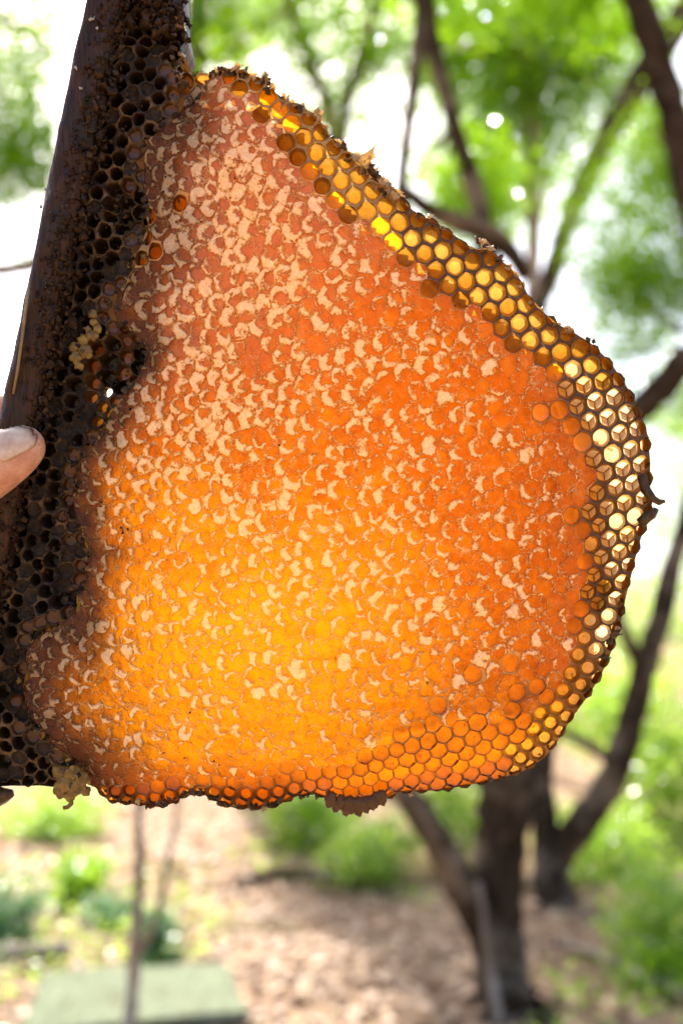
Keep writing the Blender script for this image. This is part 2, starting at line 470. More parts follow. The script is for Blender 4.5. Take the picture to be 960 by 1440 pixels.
# leaning tree behind it, to the right
f1 = base(775, 0, 6.4)
tree('leaning_tree', 'dark twin trunk leaning right beside the sunlit bushes', [
    [(f1, .15), P(768, 1180, 6.4, 20), P(762, 1090, 6.4, 15), P(775, 980, 6.5, 14), P(780, 760, 6.7, 16), P(740, 560, 6.9, 8)],
    [P(775, 1215, 6.38, 24), P(815, 1160, 6.3, 22), P(855, 1105, 6.25, 21), P(880, 1040, 6.2, 20), P(900, 960, 6.2, 18), P(925, 880, 6.2, 17), P(950, 780, 6.3, 14), P(985, 650, 6.4, 12), P(1010, 500, 6.6, 9)],
    [P(905, 945, 6.2, 11), P(878, 890, 6.1, 9), P(868, 860, 6.1, 7)],
    [P(868, 1075, 6.22, 8), P(820, 1045, 6.1, 7), P(765, 1015, 6.0, 6), P(735, 1008, 6, 5)]],
    [bl(915, 400, 6.8, 85, 70, .5, 60, 14, .1), bl(880, 480, 7.4, 60, 50, .5, 20, 10, .1), bl(890, 320, 8, 110, 190, .8, 210, 5, .07), bl(940, 240, 6.8, 60, 80, .5, 40, 12, .1), bl(850, 330, 7.2, 60, 60, .5, 18, 9, .1), bl(935, 560, 6.8, 60, 60, .5, 16, 10, .1)], .08, 'leaf', 'bark', 21, f1)
# crossing limbs in the upper right
f2 = base(640, 0, 12.5)
tree('slanting_tree', 'slender dark tree slanting up to the right across bright sky', [
    [(f2, .16), P(660, 1000, 12, 17), P(700, 650, 11, 15), P(742, 470, 10.5, 13), P(771, 400, 10.3, 13), P(800, 305, 10, 14), P(842, 212, 9.8, 17), P(900, 112, 9.6, 20), P(958, 25, 9.4, 22), P(1020, -80, 9.2, 22)]],
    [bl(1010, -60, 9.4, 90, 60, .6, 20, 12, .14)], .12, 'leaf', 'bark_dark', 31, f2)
f3 = base(1130, 0, 4.4)
tree('arching_tree', 'dark trunk arching in over the slanting tree', [
    [(f3, .14), P(1120, 1000, 4.3, 40), P(1050, 600, 4.2, 30), P(975, 290, 4.1, 20), P(938, 130, 4.05, 21), P(893, -10, 4, 20), P(850, -140, 4, 18)],
    [P(1048, 590, 4.2, 14), P(975, 505, 4.2, 20), P(930, 545, 4.3, 21), P(885, 590, 4.4, 20), P(850, 640, 4.5, 16)]],
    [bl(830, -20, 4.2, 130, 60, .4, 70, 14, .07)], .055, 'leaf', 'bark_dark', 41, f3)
# slim stems behind the top of the comb
f4 = base(330, 0, 20)
tree('straight_tree', 'straight dark trunk beside the torn top of the comb', [
    [(f4, .3), P(320, 900, 20, 19), P(280, 400, 19.8, 17), P(272, 100, 19.6, 15), P(280, -20, 19.5, 16), P(285, -160, 19.4, 14)]],
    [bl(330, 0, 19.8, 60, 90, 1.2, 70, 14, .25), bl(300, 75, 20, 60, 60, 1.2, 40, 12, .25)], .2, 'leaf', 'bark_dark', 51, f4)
f5 = base(470, 0, 13.5)
tree('thin_tree', 'thin curving stems rising into bright leaves above the comb', [
    [(f5, .14), P(475, 700, 13, 12), P(470, 230, 12.8, 8), P(445, 110, 12.6, 6), P(408, 10, 12.6, 7), P(395, -90, 12.5, 7)],
    [P(474, 420, 12.9, 9), P(482, 180, 12.7, 8), P(505, 90, 12.7, 9), P(532, 0, 12.6, 9), P(550, -90, 12.5, 9)]],
    [bl(430, 20, 13.5, 60, 60, .9, 44, 12, .17), bl(520, 40, 13.5, 60, 90, .9, 50, 12, .17), bl(470, 170, 13.6, 60, 60, .8, 26, 10, .17), bl(440, 80, 13, 150, 120, 1.2, 110, 5, .1), bl(330, -110, 13, 150, 60, 1.1, 90, 14, .2), bl(90, -110, 13, 150, 60, 1.1, 80, 14, .2)], .14, 'leaf', 'bark', 61, f5)  # last two leaf masses are out of view, added to dapple the ground
f6 = base(680, 0, 13.5)
tree('pale_tree', 'pale straight stem inside the bright green canopy', [
    [(f6, .18), P(730, 900, 13.3, 13), P(748, 400, 13, 11), P(745, 100, 13, 10), P(742, -80, 12.8, 9)]],
    [bl(740, 90, 13.3, 130, 120, 1.3, 250, 15, .18), bl(690, 250, 13.5, 80, 90, 1.2, 110, 14, .18), bl(850, 40, 13.2, 80, 70, 1.1, 70, 13, .18), bl(620, 60, 13.6, 60, 90, 1.1, 60, 13, .18), bl(620, -120, 13, 200, 60, 1.2, 110, 14, .2), bl(600, 110, 12.5, 330, 150, 1.5, 190, 4, .09), bl(900, 170, 13.6, 70, 60, 1.1, 36, 12, .18), bl(800, 230, 13.6, 60, 60, 1.1, 26, 10, .18)], .14, 'leaf', 'bark_pale', 71, f6)  # the mass above the frame is unseen, added for dappled shade
f7 = base(-60, 0, 6.0)
tree('side_tree', 'tree left of the bar with a level bough across the gap', [
    [(f7, .12), P(-70, 900, 6, 22), P(-60, 500, 6, 18), P(-50, 395, 6, 13), P(0, 380, 6, 10), P(40, 374, 6, 9), P(120, 345, 6.1, 6)],
    [P(-62, 520, 6, 18), P(-75, 250, 6, 15), P(-60, 0, 6, 12), P(-40, -120, 6, 10)]],
    [bl(20, 215, 6.5, 65, 70, .5, 60, 14, .09), bl(20, 30, 6.8, 80, 60, .6, 44, 13, .09), bl(20, 120, 7.5, 60, 60, .5, 24, 10, .1), bl(30, 180, 7, 90, 200, .8, 90, 5, .07)], .075, 'leaf', 'bark', 81, f7)

# ---- bushes and young plants
def bush(name, label, spots, lsize, mat, seed, group=None, cat='bush', stems=7):
    c0_ = spots[0][0]
    foot = Vector((c0_.x, c0_.y, float(gz(np.array([c0_.x]), np.array([c0_.y]))[0])))
    root = empty(name, foot)
    pts = crown_points(spots, seed)
    gl_ = gz(pts[:, 0], pts[:, 1]) + .02
    pts[:, 2] = np.maximum(pts[:, 2], gl_ + np.abs(pts[:, 2] - gl_) * .3)
    V_, F_, tn = leaf_mesh(pts - np.array(foot), lsize, seed + 1)
    tri_obj('foliage', V_, F_, M[mat], root, tn)
    g = random.Random(seed)
    ch = []
    for k in range(stems):
        q = pts[g.randrange(len(pts))] - np.array(foot)
        ch.append([(np.array([g.uniform(-.05, .05), g.uniform(-.05, .05), -.05]), .012), (q * np.array([.4, .4, .6]), .009), (q, .004)])
    limbs('stem', ch, M['bark'], root)
    tag(root, label, cat, group)
    return root

def bb(px, py, d, rx, ry, rd, n, per, cr_): return bl(px, py, d, rx, ry, rd, n, per, cr_)
bush('bush', 'yellow-green bush right of the leaning trunk', [bb(840, 1190, 6.9, 80, 60, .5, 60, 12, .08)], .075, 'leaf_pale', 201)
bush('bush', 'tall pale green bush at the far side of the leaning trunk', [bb(935, 1090, 7.8, 70, 110, .6, 90, 12, .1)], .085, 'leaf_pale', 211)
bush('bush', 'low bright green bush beside the fallen grey stick', [bb(930, 1290, 5.0, 70, 80, .4, 70, 11, .07)], .065, 'leaf_pale', 221)
bush('bush', 'small shady green bush by the fallen grey stick', [bb(925, 1370, 4.6, 55, 36, .25, 40, 9, .05)], .06, 'leaf', 231)
bush('bush', 'bright green bush between the forked limb and the comb', [bb(630, 1150, 7.4, 70, 50, .5, 50, 11, .09)], .08, 'leaf', 241)
bush('bush', 'leafy green bush left of the forked tree', [bb(520, 1200, 7.0, 60, 44, .4, 44, 11, .08)], .08, 'leaf_pale', 251)
bush('bush', 'dark green bush in deep shade behind the comb foot', [bb(440, 1150, 8.2, 60, 46, .5, 60, 10, .1)], .09, 'leaf', 261)
bush('bush', 'fresh green bush under the dark comb corner', [bb(80, 1150, 8.6, 75, 55, .5, 60, 11, .08)], .08, 'leaf_pale', 271)
bush('bush', 'tufted green bush in front of the sunlit leaf litter', [bb(108, 1235, 6.4, 34, 36, .25, 34, 10, .06)], .07, 'leaf', 281)
bush('bush', 'grey-green bush at the picture side of the log', [bb(10, 1290, 5.5, 45, 52, .3, 36, 9, .06)], .075, 'leaf_blue', 291)
bush('young_plant', 'blue-green leafy plant at the foot of the sapling', [bb(222, 1335, 4.9, 32, 52, .15, 26, 9, .04)], .075, 'leaf_blue', 301, cat='plant')
bush('young_plant', 'small blue-green plant beside the tan log', [bb(150, 1285, 5.8, 40, 34, .2, 22, 8, .05)], .07, 'leaf_blue', 311, cat='plant')
bush('bush', 'sunlit bush at the right behind the leaning trunk', [bb(870, 1000, 9.5, 110, 70, .8, 80, 12, .13)], .1, 'leaf_pale', 321)
far = []
# woodland edge beyond
for k, (px, py, d, rx, ry) in enumerate(((60, 960, 19, 150, 120), (330, 1000, 21, 150, 120), (600, 1010, 20, 130, 110), (860, 900, 20, 130, 130), (1080, 880, 18, 130, 180), (-120, 820, 18, 120, 200), (960, 640, 24, 90, 160))):
    bush('far_bush', ['rounded bush at the wood edge far behind the hanging comb foot', 'broad far bush behind the sapling', 'far bush seen past the forked trunk', 'large pale far bush right of the comb edge', 'far tall bush at the right border of the wood', 'far tall bush at the left border of the wood', 'tall far bush against the white sky right of the comb thorn'][k],
         [bb(px, py, d, rx, ry, 1.5, 90, 12, .3)], .2, 'leaf_pale', 400 + k * 10, 'bushes at the wood edge')

# sapling with two thin stems, foot among the boards
f8 = base(188, 0, 3.9)
tree('sapling', 'thin pale sapling with two stems rising in front of the board', [
    [(f8, .03), P(186, 1400, 3.9, 9), P(192, 1300, 3.9, 8), P(197, 1210, 3.9, 7), P(196, 1120, 3.9, 6), P(205, 900, 3.9, 5)],
    [P(190, 1345, 3.9, 7), P(220, 1290, 3.9, 5), P(236, 1210, 3.9, 4), P(250, 1130, 3.9, 4), P(255, 950, 3.9, 3)]],
    [bl(215, 850, 3.9, 50, 60, .15, 14, 8, .05)], .06, 'leaf', 'bark_pale', 91, f8)

# leaf litter
g = np.random.default_rng(5)
n = 26000
yy = 3.0 + 13 * g.random(n) ** 1.4; xx = g.uniform(-.62, .62, n) * (yy + 1)
pts = np.stack([xx, yy, gz(xx, yy) + g.uniform(.005, .045, n)], -1)
V_, F_, tn = leaf_mesh(pts, .085, 6, flat=True, aspect=.6)
o = tri_obj('leaf_litter', V_, F_, M['litter'], None, tn)
tag(o, 'dry beige fallen leaves covering the ground', 'leaf litter', kind='stuff')
# low weeds
m_ = (vnoise(xx, yy, 1.3, 111, 2) > .58)
pts = np.stack([xx, yy, gz(xx, yy) + g.uniform(.02, .14, n)], -1)[m_][:7000]
V_, F_, tn = leaf_mesh(pts, .07, 16)
o = tri_obj('weeds', V_, F_, M['leaf_pale'], None, tn)
tag(o, 'low green weeds sprouting through the fallen leaves', 'weeds', kind='stuff')

# boards, log and sticks lying about
def board(name, label, c4, th, mat, cat, nb=10, seed=0):
    """a weathered board: four ground corners (Vectors), thickness; slightly warped and chipped"""
    r_ = random.Random(seed); vs = []; fs = []
    a, b_, c_, d_ = [np.array(v) for v in c4]
    nu, nw = nb, 5
    for side in (0, 1):
        for u in range(nu + 1):
            for v in range(nw + 1):
                s_ = u / nu; t = v / nw
                p = (a * (1 - s_) + b_ * s_) * (1 - t) + (d_ * (1 - s_) + c_ * s_) * t
                ed = .01 if (u in (0, nu) or v in (0, nw)) else 0
                p = p + np.array([r_.uniform(-ed, ed), r_.uniform(-ed, ed), side * th * (.85 if ed else 1) + .012 * math.sin(3 * t + s_) + r_.uniform(-.0015, .0015)])
                vs.append(p)
    q = lambda s_, u, v: s_ * (nu + 1) * (nw + 1) + u * (nw + 1) + v
    for u in range(nu):
        for v in range(nw):
            fs.append((q(1, u, v), q(1, u + 1, v), q(1, u + 1, v + 1), q(1, u, v + 1)))
            fs.append((q(0, u, v + 1), q(0, u + 1, v + 1), q(0, u + 1, v), q(0, u, v)))
    for u in range(nu):
        fs.append((q(0, u, 0), q(0, u + 1, 0), q(1, u + 1, 0), q(1, u, 0))); fs.append((q(1, u, nw), q(1, u + 1, nw), q(0, u + 1, nw), q(0, u, nw)))
    for v in range(nw):
        fs.append((q(1, 0, v), q(1, 0, v + 1), q(0, 0, v + 1), q(0, 0, v))); fs.append((q(0, nu, v), q(0, nu, v + 1), q(1, nu, v + 1), q(1, nu, v)))
    o_ = mesh_obj(name, vs, fs, mat, smooth=False)
    tag(o_, label, cat); return o_
N = Nodes('weathered_board')
co = N.coord(); n1 = N.noise(8, 5, .6, co, (6, 1, 6)); n2 = N.noise(5, 3, .6, co)
c = N.mix(N.mrange(n1, .3, .7), (.11, .125, .08), (.20, .22, .15)); c = N.mix(N.mrange(n2, .55, .7, 0, .5), c, (.10, .085, .05))
M['board'] = N.done(N.diffuse(c, N.bump(n1, .4, .006)))
def lift(v, h): return Vector((v.x, v.y, float(gz(np.array([v.x]), np.array([v.y]))[0]) + h))
c4 = [lift(G(x, y), .06) for x, y in ((25, 1478), (62, 1384), (318, 1386), (348, 1478))]
board('board', 'broad pale grey-green board lying behind the sapling foot', c4, .035, M['board'], 'board', seed=1)
def stick(name, label, pts, mat, cat='stick'):
    root = limbs(name, [pts], M[mat]); tag(root, label, cat); return root
def gp(px, py, h, r_): v = lift(G(px, py), h); return (v, r_)
stick('log', 'tan log lying at the left by the grey-green bush', [gp(-60, 1350, .05, .06), gp(0, 1346, .05, .06), (gp(60, 1343, .05, .055)), gp(98, 1342, .05, .05)], 'bark_pale', 'log')
stick('fallen_stick', 'long grey fallen stick running down to the right of the forked tree', [gp(780, 1330, .05, .02), gp(850, 1362, .06, .025), gp(910, 1395, .05, .03), gp(985, 1430, .05, .03)], 'bark_pale')
stick('fallen_stick', 'pale stick leaning against the forked trunk', [gp(705, 1462, .03, .022), P(690, 1370, 4.1, 7), P(680, 1290, 4.15, 6), P(672, 1240, 4.2, 4)], 'bark_pale')
stick('fallen_stick', 'dark fallen stick on the leaf litter near the sapling', [gp(330, 1240, .04, .03), gp(420, 1232, .05, .035), gp(500, 1240, .05, .02)], 'bark_dark')

# ------------------------------------------------------------------ the honeycomb
# comb coordinates: x right, z up, y away from the camera; the face of the capped comb lies near y = 0
comb = empty('honeycomb', CAM + FWD * DCOMB, (PITCH, 0, 0))
tag(comb, 'slab of honeycomb glowing orange, hanging from a dark wooden bar', 'honeycomb')
MM = 0.001

def L(px, py, y=0.0):
    """comb pixel and depth in mm to comb coordinates"""
    return ((px - 480) * S, y * MM, (720 - py) * S)

LAT = "0,0,399.6,205.8;0,1,417.3,223.1;0,2,435.4,238.8;0,3,453.1,258.5;0,4,469.8,280.4;1,0,428.7,198;1,1,443.3,214.2;1,2,459.6,232.5;1,3,478.3,253.3;1,4,498.5,276.2;1,5,515.2,297.1;1,6,536,316;1,7,552.5,337.3;2,7,580,334.6;3,7,609,333;2,8,595,354.6;3,8,624,353;4,8,652.5,353;2,9,611.9,376.9;3,9,638.5,373;4,9,667,371.7;2,10,627,396;3,10,654.6,393.5;4,10,682,391.5;5,10,709,392.5;3,11,671,413;4,11,698,411;5,11,726.5,411;3,12,686.9,434;4,12,714.6,431;3,13,703.5,454;4,13,731.7,452;4,14,745.7,473;5,14,774,473;4,15,761,495;5,15,789,495;6,15,817.5,496;5,16,804.5,519.5;6,16,833,518.7;4,17,792.5,543.7;5,17,821.7,542;6,17,849,543;6,18,865.7,566;5,18,836.7,567;4,18,808.7,568.7;3,18,781,570;2,18,755.5,574.5;4,19,824.5,592;5,19,852,590.5;6,19,881,590.5;3,20,812.5,617.5;4,20,841,615.5;5,20,870.7,613;3,21,829.5,641;4,21,859,638.7;5,21,888,636.7;3,22,848.7,663.7;4,22,877,662;5,22,903.7,660;2,23,837.5,690;3,23,865.7,685.5;4,23,892.5,683;1,24,825.8,715;2,24,853.5,711;3,24,880,707.7;4,24,904.6,705.6;1,25,841.5,738;2,25,868.5,733.7;3,25,894,730.6;0,26,828.5,762;1,26,856.7,758.7;2,26,883.7,754;0,27,844,782.7;1,27,872.7,779;-1,28,834.8,806;0,28,860.8,802.5;-2,29,822,830;-1,29,850,827;0,29,876,819;-2,30,840,850;-1,30,867.5,843.7;-2,31,858,865;-3,31,831,871;-4,31,804.6,875;-4,32,823.7,894.5;-5,33,812.5,915;-4,33,840,911;-6,34,803.7,944;-5,34,830.5,936.7;-7,35,791,968;-6,35,818.7,961;-8,36,783,990.7;-7,36,811,982.5;-9,36,758,1000.7;-10,37,752.5,1023.7;-9,37,778.7,1013;-11,38,745,1043.7;-10,38,772.5,1035;-11,37,726,1030.5;-12,38,720,1050;-13,38,698.7,1057.5;-14,38,675,1068.7;-12,37,701,1036;-13,37,678.7,1046;-14,37,655,1053.7;-11,36,705.5,1017.5;-12,36,680,1025;-13,36,656,1033.7;-10,35,710,995;-12,35,660,1013;-11,34,666,990;-9,34,717.5,973.7;-8,34,741,967;-8,32,710,933.7;-10,32,658.7,941.7;-15,36,613.7,1050;-16,36,592,1058;-17,36,570,1065;-18,36,550,1070;-19,36,526,1070.5;-20,36,506,1072;-21,36,486,1077.5;-22,36,463.7,1082;-23,36,441.7,1086;-24,36,420,1092.5;-15,35,595,1036;-16,35,573.7,1043.7;-17,35,552.5,1049.5;-18,35,532,1055;-21,37,503.7,1092;-18,37,566,1086;-19,37,545,1090;-20,37,523.7,1088.7"
_pts = np.array([[float(q) for q in t.split(',')] for t in LAT.split(';')])
def U(p):
    """points read off the photograph's comb edge lie a few mm deeper than the comb face"""
    x, y = p
    f = 0.018 + 0.018 * float(sstep(930, 1080, y))
    f *= float(sstep(150, 420, math.hypot(x - 480, y - 720)))
    if x < 300 and y < 900: f = 0.0
    return (x + (x - 480) * f, y + (y - 720) * f)
_pts[:, 2:] = np.array([U((x, y)) for x, y in _pts[:, 2:]])
def _basis(i, j):
    i = np.asarray(i, float) / 10.0; j = np.asarray(j, float) / 10.0
    return np.stack([i ** a * j ** b for a in range(4) for b in range(4 - a)], -1)
# cell spacing and row tilt away from the measured rim: i, j, row step, row tilt, column step, column tilt
_A = [_basis(_pts[:, 0], _pts[:, 1])]; _R = [_pts[:, 2:]]
for (ci, cj, sa, ta_, sb, tb_) in ((-10, 15, 24.8, -9, 24.2, 52), (-20, 20, 23.2, -10, 23, 50), (-27, 30, 22, -12, 21.5, 48), (-10, 5, 25, -10, 24, 51),
                                   (-17, 27, 23.5, -11, 22.5, 49), (-5, 20, 26, -9, 24.8, 52), (-30, 22, 22, -11, 22, 49), (-22, 12, 23.5, -10, 23.2, 50),
                                   (-40, 30, 21, -12, 21, 48), (-18, 3, 24, -10, 23.5, 50), (-36, 38, 21, -13, 20.5, 47), (-45, 25, 21, -11, 21, 49)):
    for (di_, dj_, s_, t_) in ((4, 0, sa, ta_), (0, 4, sb, tb_)):
        _A.append((_basis(ci + di_, cj + dj_) - _basis(ci, cj))[None] * 5)
        _R.append(np.array([[math.cos(R(t_)), math.sin(R(t_))]]) * s_ * 4 * 5)
_C, *_ = np.linalg.lstsq(np.concatenate(_A), np.concatenate(_R), rcond=None)
_res = _pts[:, 2:] - _basis(_pts[:, 0], _pts[:, 1]) @ _C
def lattice(i, j):
    i = np.asarray(i, float); j = np.asarray(j, float)
    p = _basis(i, j) @ _C
    di = i[..., None] - _pts[:, 0]; dj = j[..., None] - _pts[:, 1]
    d2 = di * di + di * dj + dj * dj
    wt = np.exp(-d2 / (2 * 2.0 ** 2))
    p = p + (wt @ _res) / (wt.sum(-1)[..., None] + 0.15)
    s = ((np.round(i) * 7 + np.round(j) * 13) % 97)
    return p

OUT = [(-160, -70), (250, -70), (250, 0), (258, 40), (250, 58), (246, 70), (262, 86), (284, 101), (310, 93), (332, 93), (350, 102), (366, 108),
       (378, 120), (397, 135), (420, 148), (441, 158), (451, 170), (458, 187), (474, 197), (488, 208), (504, 222), (516, 238),
       (536, 258), (558, 268), (572, 288), (588, 301), (612, 311), (638, 329), (662, 349), (690, 350), (708, 368), (724, 382),
       (735, 398), (742, 414), (761, 433), (778, 452), (802, 464), (830, 482), (855, 506), (874, 533), (889, 558), (903, 588),
       (911, 615), (914, 650), (915, 690), (918, 708), (910, 735), (899, 770), (890, 805), (880, 845), (872, 882), (862, 912),
       (848, 945), (832, 973), (806, 1010), (786, 1043), (766, 1067), (736, 1085), (700, 1096), (660, 1104), (620, 1111),
       (575, 1113), (550, 1115), (540, 1124), (522, 1130), (480, 1130), (462, 1122), (440, 1116), (410, 1122), (388, 1134), (350, 1136), (322, 1134),
       (300, 1124), (285, 1116), (262, 1116), (248, 1128), (225, 1135), (190, 1132), (152, 1128), (138, 1112), (110, 1102),
       (70, 1103), (40, 1101), (10, 1103), (-160, 1106)]
# the seam between the old dark comb by the bar and the honey comb
SEAM = [(250, 58), (240, 84), (258, 108), (268, 128), (250, 150), (232, 172), (214, 190), (206, 215), (202, 250), (206, 280), (212, 312), (196, 345),
        (186, 380), (165, 405), (160, 440), (176, 462), (200, 478), (206, 500), (198, 528), (170, 556), (154, 588), (146, 612),
        (122, 640), (108, 670), (102, 710), (112, 745), (128, 780), (122, 812), (106, 838), (104, 865), (70, 884), (46, 905),
        (36, 940), (38, 985), (50, 1020), (74, 1056), (100, 1085), (112, 1102)]
OUT = [U(p) for p in OUT]
INNER0 = None
_s = [SEAM[0]]
for k in range(len(SEAM) - 1):
    (xa, ya), (xb, yb_) = SEAM[k], SEAM[k + 1]
    for t in (1 / 3, 2 / 3): _s.append((xa + (xb - xa) * t + random.uniform(-6, 6), ya + (yb_ - ya) * t + random.uniform(-4, 4)))
    _s.append(SEAM[k + 1])
SEAM = _s
k0 = OUT.index(U((250, 58))); k1 = OUT.index(U((110, 1102)))
SEAM[0] = OUT[k0]; SEAM[-1] = OUT[k1]
OUTER = OUT[k0:k1 + 1]                       # free edge of the honey comb, clockwise
HONEY = OUTER + SEAM[::-1][1:-1]
DARK = SEAM + [U((70, 1103)), U((40, 1101)), U((10, 1103)), U((-160, 1106)), (-160, -70), (250, -70), (250, 0), (258, 40)]
INNER = [(240, 84), (262, 112), (300, 125), (345, 140), (378, 165), (392, 205), (425, 252), (450, 285), (500, 318), (535, 350), (585, 380), (615, 410), (668, 440),
         (705, 485), (748, 505), (775, 535), (785, 580), (798, 610), (815, 640), (818, 665), (810, 700), (808, 735), (818, 790), (806, 840), (790, 880),
         (790, 960), (765, 985), (738, 1005), (690, 1004), (640, 1008), (600, 1022), (545, 1032), (500, 1058), (440, 1075),
         (400, 1083), (330, 1093), (260, 1098), (140, 1100)]
INNER = [U(p) for p in INNER]
OPENP = INNER + [(140, 1500), (1300, 1500), (1300, -300), (240, -300)]
LONE = [(755, 574), (781, 570), (658, 941), (710, 934), (717, 974), (741, 967), (666, 990), (710, 995), (602, 994),
        (212, 352), (188, 363), (204, 296), (205, 312), (256, 290), (202, 322)]

def depth(px, py):
    """how far the comb face lies behind y = 0, in mm"""
    px = np.asarray(px, float); py = np.asarray(py, float)
    d, _, _ = nearest(px, py, OUTER)
    low = sstep(930, 1080, py)
    a = 6.0 * (1 - sstep(0, 130, d)); bt = 11.0 * (1 - sstep(-8, 95, d))
    h = a * (1 - low) + bt * low
    h = h + 2.2 * (vnoise(px, py, 150, 3) - 0.5) + 1.0 * (vnoise(px, py, 55, 5) - 0.5)
    ds, _, _ = nearest(px, py, SEAM)
    h = h + 1.5 * (1 - sstep(0, 60, ds))
    # torn corner at the top
    h = h + 3.0 * (1 - sstep(0, 70, np.hypot(px - 265, py - 110)))
    return h

def ddepth(px, py):
    """the old dark comb: uneven, sunken, with torn-out hollows"""
    px = np.asarray(px, float); py = np.asarray(py, float)
    h = 3.0 + 4.0 * (vnoise(px, py, 60, 11, 2) - 0.5) + 3.2 * (vnoise(px, py, 24, 13) - .5)
    for cx, cy, rx, ry, q in ((172, 508, 44, 44, 6.5), (140, 560, 40, 40, 4.5), (176, 285, 26, 36, 5), (215, 22, 60, 42, 4.5), (96, 820, 28, 36, 4), (20, 960, 30, 45, 4), (92, 690, 30, 30, 3)):
        h = h + q * (1 - sstep(0.65, 1.1, np.hypot((px - cx) / rx, (py - cy) / ry)))
    h = h + 5.0 * sstep(1020, 1105, py)
    return h

def agef(px, py):
    """0 in fresh honey comb, 1 in the old dark comb"""
    ds, _, _ = nearest(px, py, SEAM)
    wdt = 62 + 50 * sstep(120, 200, py) * (1 - sstep(380, 520, py)) + 60 * sstep(840, 930, py)
    a = 1 - sstep(-6, wdt, ds + 46 * (vnoise(px, py, 34, 21, 2) - 0.5))
    return np.clip(a, 0, 1)

def glowf(px, py):
    """backlit glow painted as honey tint: 0 bright low down, 1 dim up right"""
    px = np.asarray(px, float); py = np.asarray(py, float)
    g = np.hypot((px - 345) / 310.0, (py - 985) / 300.0)  # centre of the painted glow
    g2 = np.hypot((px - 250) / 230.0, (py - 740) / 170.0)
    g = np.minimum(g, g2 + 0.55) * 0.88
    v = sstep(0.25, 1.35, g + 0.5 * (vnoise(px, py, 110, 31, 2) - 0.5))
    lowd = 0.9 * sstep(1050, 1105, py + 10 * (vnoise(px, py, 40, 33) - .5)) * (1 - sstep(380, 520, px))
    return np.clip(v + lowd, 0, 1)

# ---- cells of the honey comb
ii, jj = np.meshgrid(np.arange(-62, 22), np.arange(-22, 60))
ii = ii.ravel(); jj = jj.ravel()
cen = lattice(ii, jj)
jit = 1.3
def jitter(p, seed):
    a = hsh(np.round(p[..., 0] * 3).astype(np.int64), np.round(p[..., 1] * 3).astype(np.int64), seed)
    b_ = hsh(np.round(p[..., 0] * 3).astype(np.int64), np.round(p[..., 1] * 3).astype(np.int64), seed + 1)
    return p + np.stack([a - .5, b_ - .5], -1) * 2 * jit
NB = [(1, 0), (0, 1), (-1, 1), (-1, 0), (0, -1), (1, -1)]
corner = []
for k in range(6):
    a_, b_ = NB[k], NB[(k + 1) % 6]
    # order the three lattice points so that a corner shared by three cells comes out identical
    c3 = (lattice(ii, jj) + lattice(ii + a_[0], jj + a_[1]) + lattice(ii + b_[0], jj + b_[1])) / 3
    corner.append(c3)
corner = np.stack(corner, 1)                       # n, 6, 2
def warp(p):
    x, y = p[..., 0], p[..., 1]
    am = 1.0 + 4.5 * sstep(0, 60, nearest(x, y, INNER)[0]) * ~inside(x, y, OPENP)
    return p + np.stack([vnoise(x, y, 17, 201) - .5, vnoise(x, y, 17, 207) - .5], -1) * 2 * am[..., None]
corner = warp(corner); cen = warp(cen)
keep = inside(cen[:, 0], cen[:, 1], HONEY)
dO, _, _ = nearest(cen[:, 0], cen[:, 1], HONEY, True)
keep &= (dO > 2.5)
cin0 = np.stack([inside(corner[:, k, 0], corner[:, k, 1], HONEY) for k in range(6)], 1)
keep |= (cin0.sum(1) >= 2)
# rim cells whose centre falls outside but which reach well in are squeezed against the edge
cin = np.stack([inside(corner[:, k, 0], corner[:, k, 1], HONEY) for k in range(6)], 1)
ii, jj, cen, corner, cin = ii[keep], jj[keep], cen[keep], corner[keep], cin[keep]
for k in range(6):
    o = ~cin[:, k]
    if o.any():
        _, bx, by = nearest(corner[o, k, 0], corner[o, k, 1], HONEY, True)
        corner[o, k, 0] = bx; corner[o, k, 1] = by
# recentre squeezed cells
sq = (~cin).any(1)
cen[sq] = corner[sq].mean(1)
is_open = inside(cen[:, 0], cen[:, 1], OPENP)
for (x, y) in [U(p) for p in LONE]:
    d = np.hypot(cen[:, 0] - x, cen[:, 1] - y); q = d.argmin()
    if d[q] < 20: is_open[q] = True
# a few cells of the open margin are capped, ragged boundary
dI, _, _ = nearest(cen[:, 0], cen[:, 1], INNER)
flip = (dI < 9) & (hsh(ii, jj, 5) > 0.72)
is_open[flip] = ~is_open[flip]

NR = 7
_bw = []; _bt = []
def hexgrid(n):
    pts = [(0, 0, 0)]; idx = {}
    rows = [[0]]
    for r in range(1, n + 1):
        ring = []
        for k in range(6):
            for t in range(r):
                ring.append(len(pts)); pts.append((r / n, k, t / r))
        rows.append(ring)
    f = []
    for r in range(1, n + 1):
        o = rows[r]; a = rows[r - 1]
        for k in range(6):
            for t in range(r):
                o0 = o[k * r + t]; o1 = o[(k * r + t + 1) % (6 * r)]
                if r == 1: f.append((0, o0, o1))
                else:
                    i0 = a[(k * (r - 1) + t) % (6 * (r - 1))]
                    f.append((i0, o0, o1))
                    if t < r - 1:
                        i1 = a[(k * (r - 1) + t + 1) % (6 * (r - 1))]
                        f.append((i0, o1, i1))
    return np.array(pts), f
HG, HF = hexgrid(NR)
HFr = [f[::-1] for f in HF]

